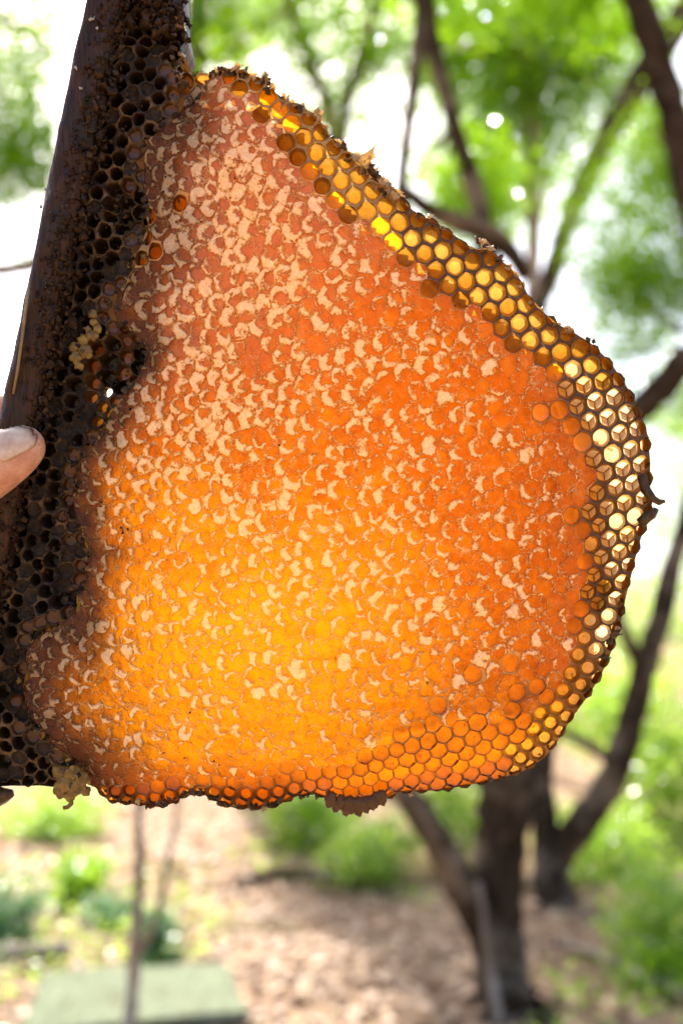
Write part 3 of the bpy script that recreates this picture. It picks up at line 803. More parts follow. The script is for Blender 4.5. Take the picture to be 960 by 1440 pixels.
capi = np.where(~is_open)[0]
c0 = cen[capi]; cr = corner[capi]
nc = len(capi)
rr = HG[:, 0]; kk = HG[:, 1].astype(int); tt = HG[:, 2]
edge = cr[:, kk] * (1 - tt)[None, :, None] + cr[:, (kk + 1) % 6] * tt[None, :, None]
XY = c0[:, None] + (edge - c0[:, None]) * rr[None, :, None]          # nc, nv, 2
X = XY[..., 0]; Y = XY[..., 1]
pit = np.sqrt(((cr - c0[:, None]) ** 2).sum(-1)).mean(1)[:, None]
lx = (X - c0[:, :1]) / pit; ly = (Y - c0[:, 1:]) / pit
h0 = hsh(ii[capi], jj[capi], 41)[:, None]; h1 = hsh(ii[capi], jj[capi], 42)[:, None]; h2 = hsh(ii[capi], jj[capi], 43)[:, None]
h3 = hsh(ii[capi], jj[capi], 44)[:, None]
# share of dry wax: much up on the left, little on the right and at the foot
cx, cy = c0[:, :1], c0[:, 1:]
def densf(x, y):
    d_ = 0.40 + 0.26 * (1 - sstep(150, 400, np.hypot(x - 240, (y - 320) * 0.7))) - 0.24 * sstep(600, 820, x) \
       - 0.34 * sstep(880, 1070, y) + 0.12 * (1 - sstep(60, 200, np.hypot(x - 120, y - 960))) \
       - 0.18 * (1 - sstep(0, 110, nearest(x, y, INNER)[0]))
    d_ = d_ - 0.26 * (1 - sstep(10, 70, nearest(x, y, SEAM)[0])) * sstep(430, 520, y) * (1 - sstep(850, 900, y))
    d_ = d_ - 0.22 * (1 - sstep(0, 50, nearest(x, y, SEAM)[0])) * (1 - sstep(400, 480, y))
    return d_ + 0.34 * (vnoise(x, y, 62, 51, 2) - 0.5)
dens = densf(cx, cy)
DV = densf(X, Y)
PX, PY = X, Y
qx = 6.5 * (vnoise(X, Y, 13, 211, 2) - .5) / pit; qy = 6.5 * (vnoise(X, Y, 13, 217, 2) - .5) / pit
fr2 = (1 - rr[None, :] ** 6)
lx = lx + 1.6 * qx * fr2; ly = ly + 1.6 * qy * fr2
ang = (h0 - 0.5) * 1.7 + 1.6 * (vnoise(cx, cy, 60, 53) - .5) - 0.1
off_ = 0.36 + 0.24 * h2
wx = lx - np.cos(ang) * off_; wy = ly - np.sin(ang) * off_
dist = np.hypot(wx * (1 + 0.3 * (h3 - .5)), wy)
rho = 0.90 - 0.60 * dens + 0.36 * (h1 - 0.5)
rho = np.where(h1 > 0.95, 0.25, np.where(h1 < 0.05, 1.4, rho))
R_o = 0.74 + 1.2 * np.maximum(0, dens - .5) + 0.2 * (h3 - .5)
rcl = np.hypot(lx, ly)
cellf = 0.5 + np.clip(np.minimum((dist - rho) * 1.5, (R_o - rcl) * 1.6 + .06), -.55, .4)
rimf = 0.22 + 1.0 * np.maximum(0, DV - .45)
keepc = 1 - sstep(0.74, 1.0, rr)[None, :]
dryf = cellf * keepc + rimf * (1 - keepc)
dryf = dryf + 0.62 * (vnoise(X, Y, 5.0, 61, 2) - 0.5) + 0.45 * (vnoise(X, Y, 14, 63) - .5)
arc = np.exp(-((rr[None, :] - 0.85) / 0.09) ** 2) * sstep(0.40, 0.58, vnoise(X, Y, 10, 65))
dryf = np.maximum(dryf, (arc * 0.66 + 0.02) * (1 - rr[None, :] ** 12))
relief = -0.60 * np.clip(sstep(0.35, 0.7, dryf), 0, 1) * (1 - rr[None, :] ** 8) + (h3 - 0.5) * 1.1 * (1 - rr[None, :] ** 2) ** 2 \
          + 1.0 * (vnoise(X, Y, 9, 67, 2) - .5)
Ydep = depth(X, Y) + relief
AGE = agef(X, Y); GLOW_TINT = np.clip(glowf(X, Y) + 0.45 * (h2 - .5) * fr2 + 0.5 * (vnoise(X, Y, 9, 71, 2) - .5), 0, 1)  # painted glow plus random honey tone per cell
SHEEN = (1 - sstep(.1, .75, AGE)) * np.clip((1 - sstep(120, 400, np.hypot(X - 280, (Y - 210) * .8))) * (.5 + vnoise(X, Y, 12, 301, 2)) + .22 * (1 - sstep(0, 60, nearest(X, Y, INNER)[0])) * (Y < 950), 0, 1)  # mask of the painted sheen, strongest at the upper left
area = pit[:, 0]
order = np.argsort(-area + 0.0 * h0[:, 0])
front = set(order[:300].tolist())
vx = (X - 480) * S; vz = (720 - Y) * S; vy = Ydep * MM
V3 = np.stack([vx, vy, vz], -1)
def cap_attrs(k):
    return {'sky_sheen': SHEEN[k].ravel(), 'dry': dryf[k].ravel(), 'age': AGE[k].ravel(), 'honey': GLOW_TINT[k].ravel()}  # honey holds the painted glow tint
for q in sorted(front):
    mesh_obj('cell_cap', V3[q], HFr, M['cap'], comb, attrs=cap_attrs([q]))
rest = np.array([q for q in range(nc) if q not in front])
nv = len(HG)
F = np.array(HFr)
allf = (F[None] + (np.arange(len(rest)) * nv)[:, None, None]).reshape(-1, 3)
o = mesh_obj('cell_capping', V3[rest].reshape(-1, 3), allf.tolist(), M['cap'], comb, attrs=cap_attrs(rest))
tag(o, kind='stuff')

# ---- one open cell: lip, tube, three-sided floor or a fill of honey, short walls of the cells behind
SEG = 18
M['ridge'] = waxy('wall_shade_ridge', (0.45, 0.27, 0.11), (0.68, 0.40, 0.14), 0.6, 0.1, 0.5, var=0.3, nscale=600)  # darker than the floor, for the shade of the walls behind it
def cell_mesh(name, c, cor, hfun, base_y, mats, fill=None, hole=0.80, lipw=0.0, shift=0.0, floor=True, back=True, rough=0.0, seed=0, parent=comb, ridge=True, fsc=0.84):
    """mats = (lip, wall, floor); base_y: depth of the floor in mm; fill: depth below the lip of a honey surface"""
    r_ = random.Random(seed)
    hole = hole * r_.uniform(.95, 1.04); sh2 = np.array([r_.uniform(-1, 1), r_.uniform(-1, 1)]) * 1.4
    vs = []; fs = []; fm = []; sm = []
    th = [2 * math.pi * k / SEG for k in range(SEG)]
    outer = []
    for k in range(SEG):
        s_ = k / SEG * 6; a = int(s_) % 6; t = s_ - int(s_)
        outer.append(cor[a] * (1 - t) + cor[(a + 1) % 6] * t)
    outer = np.array(outer)
    # round hole that follows the hexagon's proportions
    vec = outer - c
    rad = np.hypot(vec[:, 0], vec[:, 1]); mr = rad.mean()
    rnd = vec / rad[:, None] * (0.72 * mr + 0.28 * rad)[:, None] * hole
    rnd = rnd * np.array([1 + rough * (r_.random() - .5) for _ in range(SEG)])[:, None]
    ho = hfun(outer[:, 0], outer[:, 1])
    hc = float(np.mean(ho))
    def ring(xy, y):
        base = len(vs)
        for k in range(SEG):
            vs.append(L(xy[k, 0], xy[k, 1], y[k] if np.ndim(y) else y))
        return base
    def band(a, b, m, s=True):
        for k in range(SEG):
            k2 = (k + 1) % SEG
            fs.append((a + k, a + k2, b + k2, b + k)); fm.append(m); sm.append(s)
    jag = np.array([rough * 3.5 * (r_.random() - .5) for _ in range(SEG)])
    r0 = ring(outer, ho)
    r1 = ring(c + rnd * 1.07, ho * 0.6 + hc * 0.4 - 0.22 + jag)
    r2 = ring(c + rnd * 0.985, ho * 0.5 + hc * 0.5 + 0.10 + jag)
    band(r0, r1, 0); band(r1, r2, 0)
    dirv = (c - np.array([480.0, 720.0])) / FOC * shift
    def off(y): return c + dirv * ((y - hc) / (S * 1000)) + sh2 * (y - hc) / 6
    if fill is not None:
        yb = hc + fill
        r3 = ring(off(yb) + rnd * 0.96, yb)
        band(r2, r3, 1)
        # honey surface, slightly hollow
        r3 = ring(off(yb) + rnd * 0.96, yb)
        rm_ = ring(off(yb) + rnd * 0.86, yb + 0.20); band(r3, rm_, 2); r3 = rm_
        r4 = ring(off(yb) + rnd * 0.5, yb + 0.30)
        band(r3, r4, 2)
        ctr = len(vs); p = off(yb); vs.append(L(p[0], p[1], yb + 0.32))
        for k in range(SEG): fs.append((r4 + k, r4 + (k + 1) % SEG, ctr)); fm.append(2); sm.append(True)
    else:
        yb = base_y
        ym = (hc + yb) / 2
        r3 = ring(off(ym) + rnd * 0.97, ym)
        alt = np.array([0.0 if (k * 6 // SEG) % 2 == 0 else 0.0 for k in range(SEG)])
        zig = np.array([math.cos(3 * t) * (.07 if ridge else 0) for t in th])
        r4 = ring(off(yb) + rnd * fsc, yb + zig)
        band(r2, r3, 1); band(r3, r4, 1)
        if floor:
            ctr = len(vs); p = off(yb); vs.append(L(p[0], p[1], yb + (0.20 if ridge else .15)))
            third = SEG // 3; ph = SEG // 6
            if not ridge:
                r4 = ring(off(yb) + rnd * fsc, yb)
                r5 = ring(off(yb) + rnd * fsc * .62, yb + .12)
                vs[ctr] = L(p[0] + r_.uniform(-2, 2), p[1] + r_.uniform(-2, 2), yb + .2)
                band(r4, r5, 2)
                for k in range(SEG): fs.append((r5 + k, r5 + (k + 1) % SEG, ctr)); fm.append(2); sm.append(True)
            for q in range(3 if ridge else 0):
                st = q * third + ph
                ids = [r4 + (st + u) % SEG for u in range(third + 1)]
                fs.append((ctr, *ids)); fm.append(2); sm.append(False)
            if back and ridge:
                for q in range(3):
                    e = r4 + (q * third + ph) % SEG
                    ex, ey, ez = vs[e]; cx_, cy_, cz_ = vs[ctr]
                    w0 = len(vs)
                    vs.append((ex, ey + 2.6 * MM, ez)); vs.append((cx_, cy_ + 2.2 * MM, cz_))
                    fs.append((ctr, e, w0, w0 + 1)); fm.append(1); sm.append(False)
                    if not ridge: continue
                    # strip along the plate joint, standing in for the shade of walls behind
                    A_ = Vector(vs[ctr]); B_ = Vector(vs[e]); dr_ = (B_ - A_).normalized(); pr = Vector((-dr_.z, 0, dr_.x)).normalized() * .20 * MM
                    up_ = Vector((0, -.14 * MM, 0)); dn_ = Vector((0, .05 * MM, 0)); w1 = len(vs)
                    for q_ in (A_ + pr * .8 + dn_, A_ + up_, A_ - pr * .8 + dn_, B_ + pr * 1.3 + dn_, B_ + up_, B_ - pr * 1.3 + dn_): vs.append(tuple(q_))
                    for f_ in ((w1, w1 + 1, w1 + 4, w1 + 3), (w1 + 1, w1 + 2, w1 + 5, w1 + 4)): fs.append(f_); fm.append(3); sm.append(False)
    return mesh_obj(name, vs, [f[::-1] for f in fs], (*mats, M['ridge']), parent, fmat=fm, smooth=sm)

openi = np.where(is_open)[0]
for q in openi:
    c = cen[q]; x, y = c
    di = float(nearest(np.array([x]), np.array([y]), INNER)[0][0])
    do = float(nearest(np.array([x]), np.array([y]), OUTER)[0][0])
    u = hsh(ii[q:q + 1], jj[q:q + 1], 9)[0]; u2 = hsh(ii[q:q + 1], jj[q:q + 1], 10)[0]
    hc = float(depth(np.array([x]), np.array([y]))[0])
    isin = not bool(inside(np.array([x]), np.array([y]), OPENP)[0])
    fill = None
    by = min(12.5, hc + 6.0)
    if x < 320 and y < 420:                       # torn corner by the dark comb and holes in the old capping
        mats = (M['lip_gold'], M['wall_brown'], M['honey_brown']); fill = 2.5 if u < .5 else None
    elif y < 470 and x < 560:                     # upper edge
        mats = (M['lip_gold'], M['wall'], M['amber']); fill = (2.4 + 1.5 * u) if di < 30 and u2 < .8 else None
        if fill: mats = (M['lip_gold'], M['wall'], M['honey'] if u < .6 else M['amber'])
    elif y < 500:                                 # upper right edge
        mats = (M['lip_dark'], M['wall'], M['yellow'] if u2 < .45 else M['amber']); fill = 3.2 if di < 13 else None
        if fill: mats = (M['lip_mid'], M['wall'], M['amber'])
    elif y < 900:                                 # right edge: empty pale cells
        mats = (M['lip_dark'], M['wall'], M['cream'] if u2 < .68 else M['cream2'])
        if y < 545: mats = (M['lip_dark'], M['wall'], M['cream2'] if u2 < .6 else M['yellow'])
        if isin or di < 15: fill = 1.6 + 1.2 * u; mats = (M['lip_mid'], M['wall'], M['honey_bright'] if u < .25 else M['honey'])
        elif y > 825 and u > .6: mats = (M['lip_dark'], M['wall_brown'], M['yellow'])
    elif x > 720:                                 # lower right corner
        mats = (M['lip_mid'], M['wall_brown'] if do < 30 else M['wall'], M['cream2'] if do < 50 else M['honey'])
        if do >= 50 or isin: fill = 1.6 + u
    else:                                         # foot of the comb: cells full of honey
        fill = 0.5 + 0.9 * u
        mats = (M['lip_mid'] if do > 20 else M['torn_dark'], M['wall'], M['honey'] if do > 30 else M['honey_brown'])
        if isin: mats = (M['lip_gold'], M['wall'], M['honey'])
        elif x < 420 and do < 24: fill = None; mats = (M['torn_dark'], M['wall_brown'], M['honey_brown'])
    near_edge = do < 20 and y < 500
    cell_mesh('open_cell', c, corner[q], depth, by, mats, fill, hole=0.93 if y > 980 and x < 740 else 0.88 if mats[0] is not M['lip_dark'] else 0.87,
              shift=0.75, rough=0.16 if near_edge else 0.04, seed=int(q), ridge=bool(520 < y < 865 and u2 < .86), fsc=0.80 if 520 < y < 865 else 0.66)
print('caps', nc, 'open', len(openi))

# ---- old dark comb along the bar: its own, rougher lattice following the bar
tb = np.array([-0.2, 1.0]); tb /= np.hypot(*tb)
ta = np.array([tb[0] * .5 - tb[1] * -.866, tb[1] * .5 + tb[0] * .866])      # 60 degrees from the bar
ta = np.array([math.cos(math.atan2(tb[1], tb[0]) - R(60)), math.sin(math.atan2(tb[1], tb[0]) - R(60))])
PD = 22.0
gi, gj = np.meshgrid(np.arange(-70, 71), np.arange(-70, 71))
gi = gi.ravel(); gj = gj.ravel()
def dlat(i, j):
    p = np.stack([150 + i * PD * ta[0] + j * PD * tb[0], 100 + i * PD * ta[1] + j * PD * tb[1]], -1)
    return p + np.stack([hsh(i, j, 91) - .5, hsh(i, j, 92) - .5], -1) * 12
dc = dlat(gi, gj)
ok = (dc[:, 0] > -60) & (dc[:, 0] < 300) & (dc[:, 1] > -60) & (dc[:, 1] < 1130)
gi, gj, dc = gi[ok], gj[ok], dc[ok]
dcor = np.stack([(dlat(gi, gj) + dlat(gi + NB[k][0], gj + NB[k][1]) + dlat(gi + NB[(k + 1) % 6][0], gj + NB[(k + 1) % 6][1])) / 3 for k in range(6)], 1)
kp = inside(dc[:, 0], dc[:, 1], DARK) & (nearest(dc[:, 0], dc[:, 1], DARK, True)[0] > 2.5)
barx = lambda y: 146 - 0.205 * y                       # middle of the bar at a height
kp &= dc[:, 0] > barx(dc[:, 1]) + 6
gi, gj, dc, dcor = gi[kp], gj[kp], dc[kp], dcor[kp]
for k in range(6):
    o_ = ~inside(dcor[:, k, 0], dcor[:, k, 1], DARK)
    if o_.any():
        _, bx, by_ = nearest(dcor[o_, k, 0], dcor[o_, k, 1], DARK, True)
        dcor[o_, k, 0] = bx; dcor[o_, k, 1] = by_
dc = dcor.mean(1)
HOLES = [(143, 538)]
GLOW = [(135, 568), (152, 577), (127, 584), (124, 548), (136, 500), (150, 515), (97, 853)]
PALE = [(134, 605), (141, 617), (126, 622), (152, 632), (138, 633), (124, 645), (148, 612)]
nd = 0
for q in range(len(dc)):
    c = dc[q]; u = hsh(gi[q:q + 1], gj[q:q + 1], 95)[0]; u2 = hsh(gi[q:q + 1], gj[q:q + 1], 96)[0]
    hc = float(ddepth(c[:1], c[1:])[0])
    dh = min(math.hypot(c[0] - x, c[1] - y) for x, y in HOLES)
    dg = min(math.hypot(c[0] - x, c[1] - y) for x, y in GLOW)
    dp = min(math.hypot(c[0] - x, c[1] - y) for x, y in PALE)
    cav = max(math.exp(-((c[0] - x) / rx) ** 2 - ((c[1] - y) / ry) ** 2) for x, y, rx, ry in ((160, 520, 50, 50), (176, 285, 26, 36)))
    hole = 0.74 + 0.18 * u
    if dh < 9.5:
        cell_mesh('brood_cell', c, dcor[q], ddepth, 13, (M['old_lip'], M['wall_brown'], M['old_floor']), None, 0.74, floor=False, seed=q)
    elif dg < 9.5:
        cell_mesh('brood_cell', c, dcor[q], ddepth, 13, (M['old_lip'], M['wall_brown'], M['cream'] if c[1] > 700 else M['honey_bright']), None, 0.72, seed=q, back=False)
    elif dp < 8.5:
        cell_mesh('brood_cell', c, dcor[q], ddepth, 13, (M['lip_gold'], M['wall_brown'], M['honey_brown']), 1.8, 0.84, seed=q)
    elif nearest(c[:1], c[1:], SEAM)[0][0] < 26 and c[1] > 90 and u2 < .7 and cav < .5:
        cell_mesh('brood_cell', c, dcor[q], ddepth, 13, (M['torn_dark'] if u < .6 else M['old_lip'], M['wall_brown'], M['honey_brown']), 0.6 + 2 * u, 0.84, rough=.2, seed=q)
    elif cav > .3 and c[1] > 440 and u < .45:
        cell_mesh('brood_cell', c, dcor[q], ddepth, max(12, hc + 4), (M['torn_dark'], M['wall_brown'], M['honey_brown']), None, .86, rough=.15, seed=q, back=False)
    elif u2 < 0.76 or cav > .3:
        cell_mesh('brood_cell', c, dcor[q], ddepth, max(12, hc + 6), (M['old_lip'], M['old_wall'], M['old_floor']), None, hole + (.06 if cav > .4 else 0), rough=0.20, seed=q, back=False)
    else:                                      # filled or crusted over
        cell_mesh('brood_cell', c, dcor[q], ddepth, 12, (M['old_lip'], M['old_cap'], M['old_cap']), 0.25 + 0.9 * u, 0.86, rough=0.30, seed=q)
    nd += 1
print('brood', nd)

# ---- step down to the old comb, and walls added to block light inside
def strip(name, line, f0, f1, mat, step=5.0, rows=4, rough=0.5, closed=False, seed=0):
    pts = []
    for k in range(len(line) - (0 if closed else 1)):
        a = np.array(line[k]); b_ = np.array(line[(k + 1) % len(line)])
        n = max(1, int(np.hypot(*(b_ - a)) / step))
        for t in range(n): pts.append(a + (b_ - a) * t / n)
    pts.append(np.array(line[-1] if not closed else line[0]))
    pts = np.array(pts)
    y0 = f0(pts[:, 0], pts[:, 1]); y1 = f1(pts[:, 0], pts[:, 1])
    vs = []; fs = []
    n = len(pts)
    for r_ in range(rows + 1):
        t = r_ / rows
        for k in range(n):
            wv = (vnoise(pts[k:k + 1, 0] + r_ * 31, pts[k:k + 1, 1], 9, seed)[0] - .5) * rough * 6 * math.sin(math.pi * t)
            vs.append(L(pts[k, 0] + wv, pts[k, 1] + wv, y0[k] * (1 - t) + y1[k] * t))
    for r_ in range(rows):
        for k in range(n - 1):
            fs.append((r_ * n + k, r_ * n + k + 1, (r_ + 1) * n + k + 1, (r_ + 1) * n + k))
    return mesh_obj(name, vs, fs, mat, comb)
strip('step_baffle', SEAM, lambda x, y: depth(x, y) - 0.3, lambda x, y: depth(x, y) * 0 + 23.5, M['old_lip'], seed=3)  # comb step, carried on to the back to stop leaking light
strip('step_baffle', INNER, lambda x, y: depth(x, y) + 3.4, lambda x, y: depth(x, y) * 0 + 14.6, M['honey_brown'], rows=3, rough=.1, seed=9)  # added wall keeping light from the open cells off the caps
strip('comb_edge', [(250, -70), (250, 0), (258, 40), (250, 58)], lambda x, y: ddepth(x, y) - .3, lambda x, y: ddepth(x, y) * 0 + 23.5, M['old_lip'], seed=6)
strip('comb_edge', [U((112, 1102)), U((70, 1103)), U((40, 1101)), U((10, 1103)), U((-160, 1106))], lambda x, y: ddepth(x, y) - .3, lambda x, y: ddepth(x, y) * 0 + 23.5, M['old_lip'], seed=7)
strip('comb_edge', OUTER, lambda x, y: depth(x, y) - 0.2, lambda x, y: depth(x, y) * 0 + 15.0, M['lip_mid'], rows=6, rough=0.6, seed=5)

# ---- the far side of the comb
gx, gy = np.meshgrid(np.arange(-110, 940, 9.0), np.arange(-66, 1150, 9.0))
sh_ = gx.shape
HC = [p for p in SEAM] + INNER[::-1]
CAPZ = INNER[1:] + [(112, 1102)] + SEAM[::-1][1:-1]
inh = inside(gx, gy, HONEY); ind = inside(gx, gy, DARK)
opn = inside(gx, gy, OPENP) & inh
dI2, _, _ = nearest(gx, gy, INNER)
lowz = gy > 1000
show = (inh & (~opn | (dI2 < 50) | (gy > 1015))) | (ind & (gx > 146 - .205 * gy))
bulge = np.where(ind & ~inh, 1.0, sstep(-10, 150, dI2))
yb = 13.6 + 9.5 * bulge + 1.0 * (vnoise(gx, gy, 60, 71) - .5)
glow_back_ = 0
ageb = np.where(ind, 1.0, agef(gx, gy)); glow_back = np.clip(glowf(gx, gy) + .5 * (1 - sstep(0, 90, dI2)) * (gy < 1000), 0, 1)  # painted glow on the back sheet, dimmer towards the open margin
glow_back = np.where((gy > 1000) & (gx > 420), np.minimum(glow_back, .25), glow_back)  # brighter tint so the foot cells glow
for (x, y) in HOLES: show &= (np.hypot(gx - x, gy - y) > 13) | inh
for (x, y) in GLOW: ageb = np.where((np.hypot(gx - x, gy - y) < 12) & ind, 0.0, ageb)
idx = -np.ones(sh_, int); idx[show] = np.arange(show.sum())
vs = np.stack([(gx - 480) * S, yb * MM, (720 - gy) * S], -1)[show]
fs = []
for r_ in range(sh_[0] - 1):
    a = idx[r_, :-1]; b_ = idx[r_, 1:]; c_ = idx[r_ + 1, 1:]; d_ = idx[r_ + 1, :-1]
    m_ = (a >= 0) & (b_ >= 0) & (c_ >= 0) & (d_ >= 0)
    fs += np.stack([a, b_, c_, d_], 1)[m_].tolist()
o = mesh_obj('back_capping', vs, fs, M['back'], comb, attrs={'age': ageb[show], 'honey': glow_back[show]})
tag(o, kind='stuff')

# ---- torn wax along the broken edges
def crumple(bm, p, n_, size, seed, thick=0.5):
    """a crumpled flake of torn wax, built in comb mm: a curled, notched sheet with real thickness"""
    r_ = random.Random(seed)
    rot = Matrix.Rotation(r_.uniform(0, 6.28), 3, 'Y') @ Matrix.Rotation(r_.uniform(-1.0, 1.0), 3, 'X') @ Matrix.Rotation(r_.uniform(-1.0, 1.0), 3, 'Z')
    nu, nw = 6, 5
    cu, cw = r_.uniform(-1.4, 1.4), r_.uniform(-1.0, 1.0)
    grid = {}
    for side in (0, 1):
        for a in range(nu):
            for b_ in range(nw):
                u = a / (nu - 1) - .5; v = b_ / (nw - 1) - .5
                edge_ = max(abs(u), abs(v)) > .45
                k = 1 + (r_.uniform(-.45, .35) if edge_ else r_.uniform(-.08, .08))
                if side == 0: grid[('k', a, b_)] = (k, r_.uniform(-.12, .12))
                k, dz = grid[('k', a, b_)]
                q = Vector((u * k, (cu * u * u + cw * v * v) * .8 + dz + side * thick / size * (0.3 if edge_ else 1), v * k * .8)) * size
                q = rot @ q
                grid[(side, a, b_)] = bm.verts.new((p[0] + q.x * MM, p[1] + q.y * MM, p[2] + q.z * MM))
    for a in range(nu - 1):
        for b_ in range(nw - 1):
            bm.faces.new([grid[(0, a, b_)], grid[(0, a + 1, b_)], grid[(0, a + 1, b_ + 1)], grid[(0, a, b_ + 1)]])
            bm.faces.new([grid[(1, a, b_ + 1)], grid[(1, a + 1, b_ + 1)], grid[(1, a + 1, b_)], grid[(1, a, b_)]])
    for a in range(nu - 1):
        bm.faces.new([grid[(1, a, 0)], grid[(1, a + 1, 0)], grid[(0, a + 1, 0)], grid[(0, a, 0)]])
        bm.faces.new([grid[(0, a, nw - 1)], grid[(0, a + 1, nw - 1)], grid[(1, a + 1, nw - 1)], grid[(1, a, nw - 1)]])
    for b_ in range(nw - 1):
        bm.faces.new([grid[(0, 0, b_)], grid[(0, 0, b_ + 1)], grid[(1, 0, b_ + 1)], grid[(1, 0, b_)]])
        bm.faces.new([grid[(1, nu - 1, b_)], grid[(1, nu - 1, b_ + 1)], grid[(0, nu - 1, b_ + 1)], grid[(0, nu - 1, b_)]])

def bm_obj(name, bm, mat, parent=None, smooth=True):
    me = bpy.data.meshes.new(name)
    bm.normal_update()
    bm.to_mesh(me); bm.free()
    me.materials.append(mat)
    me.polygons.foreach_set('use_smooth', np.full(len(me.polygons), smooth))
    return link(bpy.data.objects.new(name, me), parent)

def along(line, step):
    out = []
    for k in range(len(line) - 1):
        a = np.array(line[k], float); b_ = np.array(line[k + 1], float)
        n = max(1, int(np.hypot(*(b_ - a)) / step))
        for t in range(n): out.append(a + (b_ - a) * t / n)
    return out

rr_ = random.Random(3)
# (edge line, spacing px, size range mm, inward offset px, depth, material, chance)
TOP = OUT[OUT.index(U((284, 101))):OUT.index(U((830, 482))) + 1]
BOT = OUT[OUT.index(U((575, 1113))):OUT.index(U((138, 1112))) + 1]
RT = [(889, 558), (911, 615), (915, 690), (899, 770), (880, 845), (862, 912), (832, 973), (786, 1043), (736, 1085), (660, 1104), (575, 1113)]
RT = [U(p) for p in RT]
k = 0
for p in along(TOP, 7.0):
    far = p[0] > 560
    if rr_.random() < (0.45 if far else 0.95):
        bm = bmesh.new()
        size = rr_.uniform(1.8, 4.2) if not far else rr_.uniform(1.2, 2.6)
        q = (p[0] - rr_.uniform(-5, 4), p[1] + rr_.uniform(-5, 4))
        y = float(depth(np.array([q[0]]), np.array([q[1]]))[0])
        crumple(bm, L(q[0], q[1], y + rr_.uniform(-1.2, 1.8)), 0, size, k)
        bm_obj('wax_flake', bm, M['torn'] if rr_.random() < (.8 if not far else .65) else M['torn_dark'], comb)
    k += 1
for p in along(BOT, 7.0):
    if rr_.random() < 0.7:
        bm = bmesh.new()
        q = (p[0] + rr_.uniform(-4, 4), p[1] + rr_.uniform(-7, 3))
        y = float(depth(np.array([q[0]]), np.array([q[1]]))[0])
        crumple(bm, L(q[0], q[1], y + rr_.uniform(-.6, 1.0)), 0, rr_.uniform(1.0, 2.2), k)
        bm_obj('wax_flake', bm, M['torn_dark'] if rr_.random() < .8 else M['torn'], comb)
    k += 1
for p in along(RT, 16.0):
    if rr_.random() < 0.55:
        bm = bmesh.new()
        q = (p[0] - rr_.uniform(0, 3), p[1])
        y = float(depth(np.array([q[0]]), np.array([q[1]]))[0])
        crumple(bm, L(q[0], q[1], y + rr_.uniform(0, 1.5)), 0, rr_.uniform(0.6, 1.3), k)
        bm_obj('wax_flake', bm, M['torn_dark'], comb)
    k += 1
for p in along(SEAM, 6.0):
    if rr_.random() < 0.8:
        bm = bmesh.new()
        q = (p[0] + rr_.gauss(-3, 7), p[1] + rr_.gauss(0, 5))
        crumple(bm, L(q[0], q[1], rr_.uniform(0.4, 3.0)), 0, rr_.uniform(0.9, 2.4), k, .6)
        bm_obj('wax_flake', bm, M[rr_.choice(['old_lip', 'torn_dark', 'crust', 'old_cap', 'torn_dark', 'scrap'])], comb)
    k += 1
# bigger lumps: the spike by the corner, the thorn on the right edge, hanging crumbs at the foot
BIG = [((516, 226), 3.6, 'torn'), ((522, 218), 2.6, 'torn'), ((679, 341), 2.8, 'torn'), ((690, 346), 2.8, 'torn'), ((672, 338), 1.8, 'torn_dark'), ((447, 160), 3.0, 'torn'), ((330, 92), 2.8, 'torn'), ((316, 96), 2.8, 'torn_dark'), ((420, 150), 3.0, 'torn_dark'), ((372, 112), 3, 'torn_dark'),
       ((552, 278), 3.4, 'torn'), ((540, 268), 3.0, 'torn_dark'), ((866, 893), 2.4, 'torn_dark'), ((860, 905), 2.6, 'torn_dark'), ((850, 925), 2.4, 'torn_dark'), ((868, 884), 1.6, 'torn'),
       ((470, 1126), 1.8, 'torn_dark'), ((488, 1129), 2.2, 'torn_dark'), ((505, 1128), 2.2, 'torn_dark'), ((522, 1123), 2.4, 'scrap'), ((482, 1134), 1.2, 'torn'), ((499, 1128), 1.3, 'cream'), ((530, 1122), 3.0, 'scrap'),
       ((252, 62), 2.6, 'torn'), ((238, 80), 2.8, 'scrap'), ((246, 90), 3.2, 'torn'), ((226, 72), 2.4, 'torn'), ((258, 42), 2.2, 'crust'), ((262, 20), 2.0, 'crust'), ((252, 12), 3.2, 'crust'), ((826, 478), 1.7, 'torn_dark'), ((834, 480), 1.3, 'torn_dark'), ((800, 465), 2.0, 'torn')]
for (p, s_, m_) in BIG:
    p = U(p)
    bm = bmesh.new()
    y = float(depth(np.array([p[0]], float), np.array([p[1]], float))[0])
    crumple(bm, L(p[0], p[1], min(y, 7) - 0.4), 0, s_, k, 0.7); k += 1
    bm_obj('wax_flake', bm, M[m_], comb)

def spike(name, pts, mat, parent, seg=8, rough=.25):
    """tapering twisted bit: pts = (px, py, depth mm, radius px)"""
    vs = []; fs = []
    pts = [(*U((x, y)), d, r_) for x, y, d, r_ in pts]
    n = len(pts)
    for k_, (x, y, d, r_) in enumerate(pts):
        a = np.array(pts[max(k_ - 1, 0)][:2], float); b_ = np.array(pts[min(k_ + 1, n - 1)][:2], float)
        t = (b_ - a) / (np.hypot(*(b_ - a)) + 1e-9); nn = np.array([-t[1], t[0]])
        for s_ in range(seg):
            an = 2 * math.pi * s_ / seg
            rad = r_ * (1 + rough * (random.random() - .5) * 2)
            vs.append(L(x + nn[0] * math.cos(an) * rad, y + nn[1] * math.cos(an) * rad, d + math.sin(an) * rad * S * 1000))
    for k_ in range(n - 1):
        for s_ in range(seg):
            s2 = (s_ + 1) % seg
            fs.append((k_ * seg + s_, k_ * seg + s2, (k_ + 1) * seg + s2, (k_ + 1) * seg + s_))
    fs.append(tuple(range(seg))[::-1]); fs.append(tuple((n - 1) * seg + s_ for s_ in range(seg)))
    return mesh_obj(name, vs, fs, mat, parent)
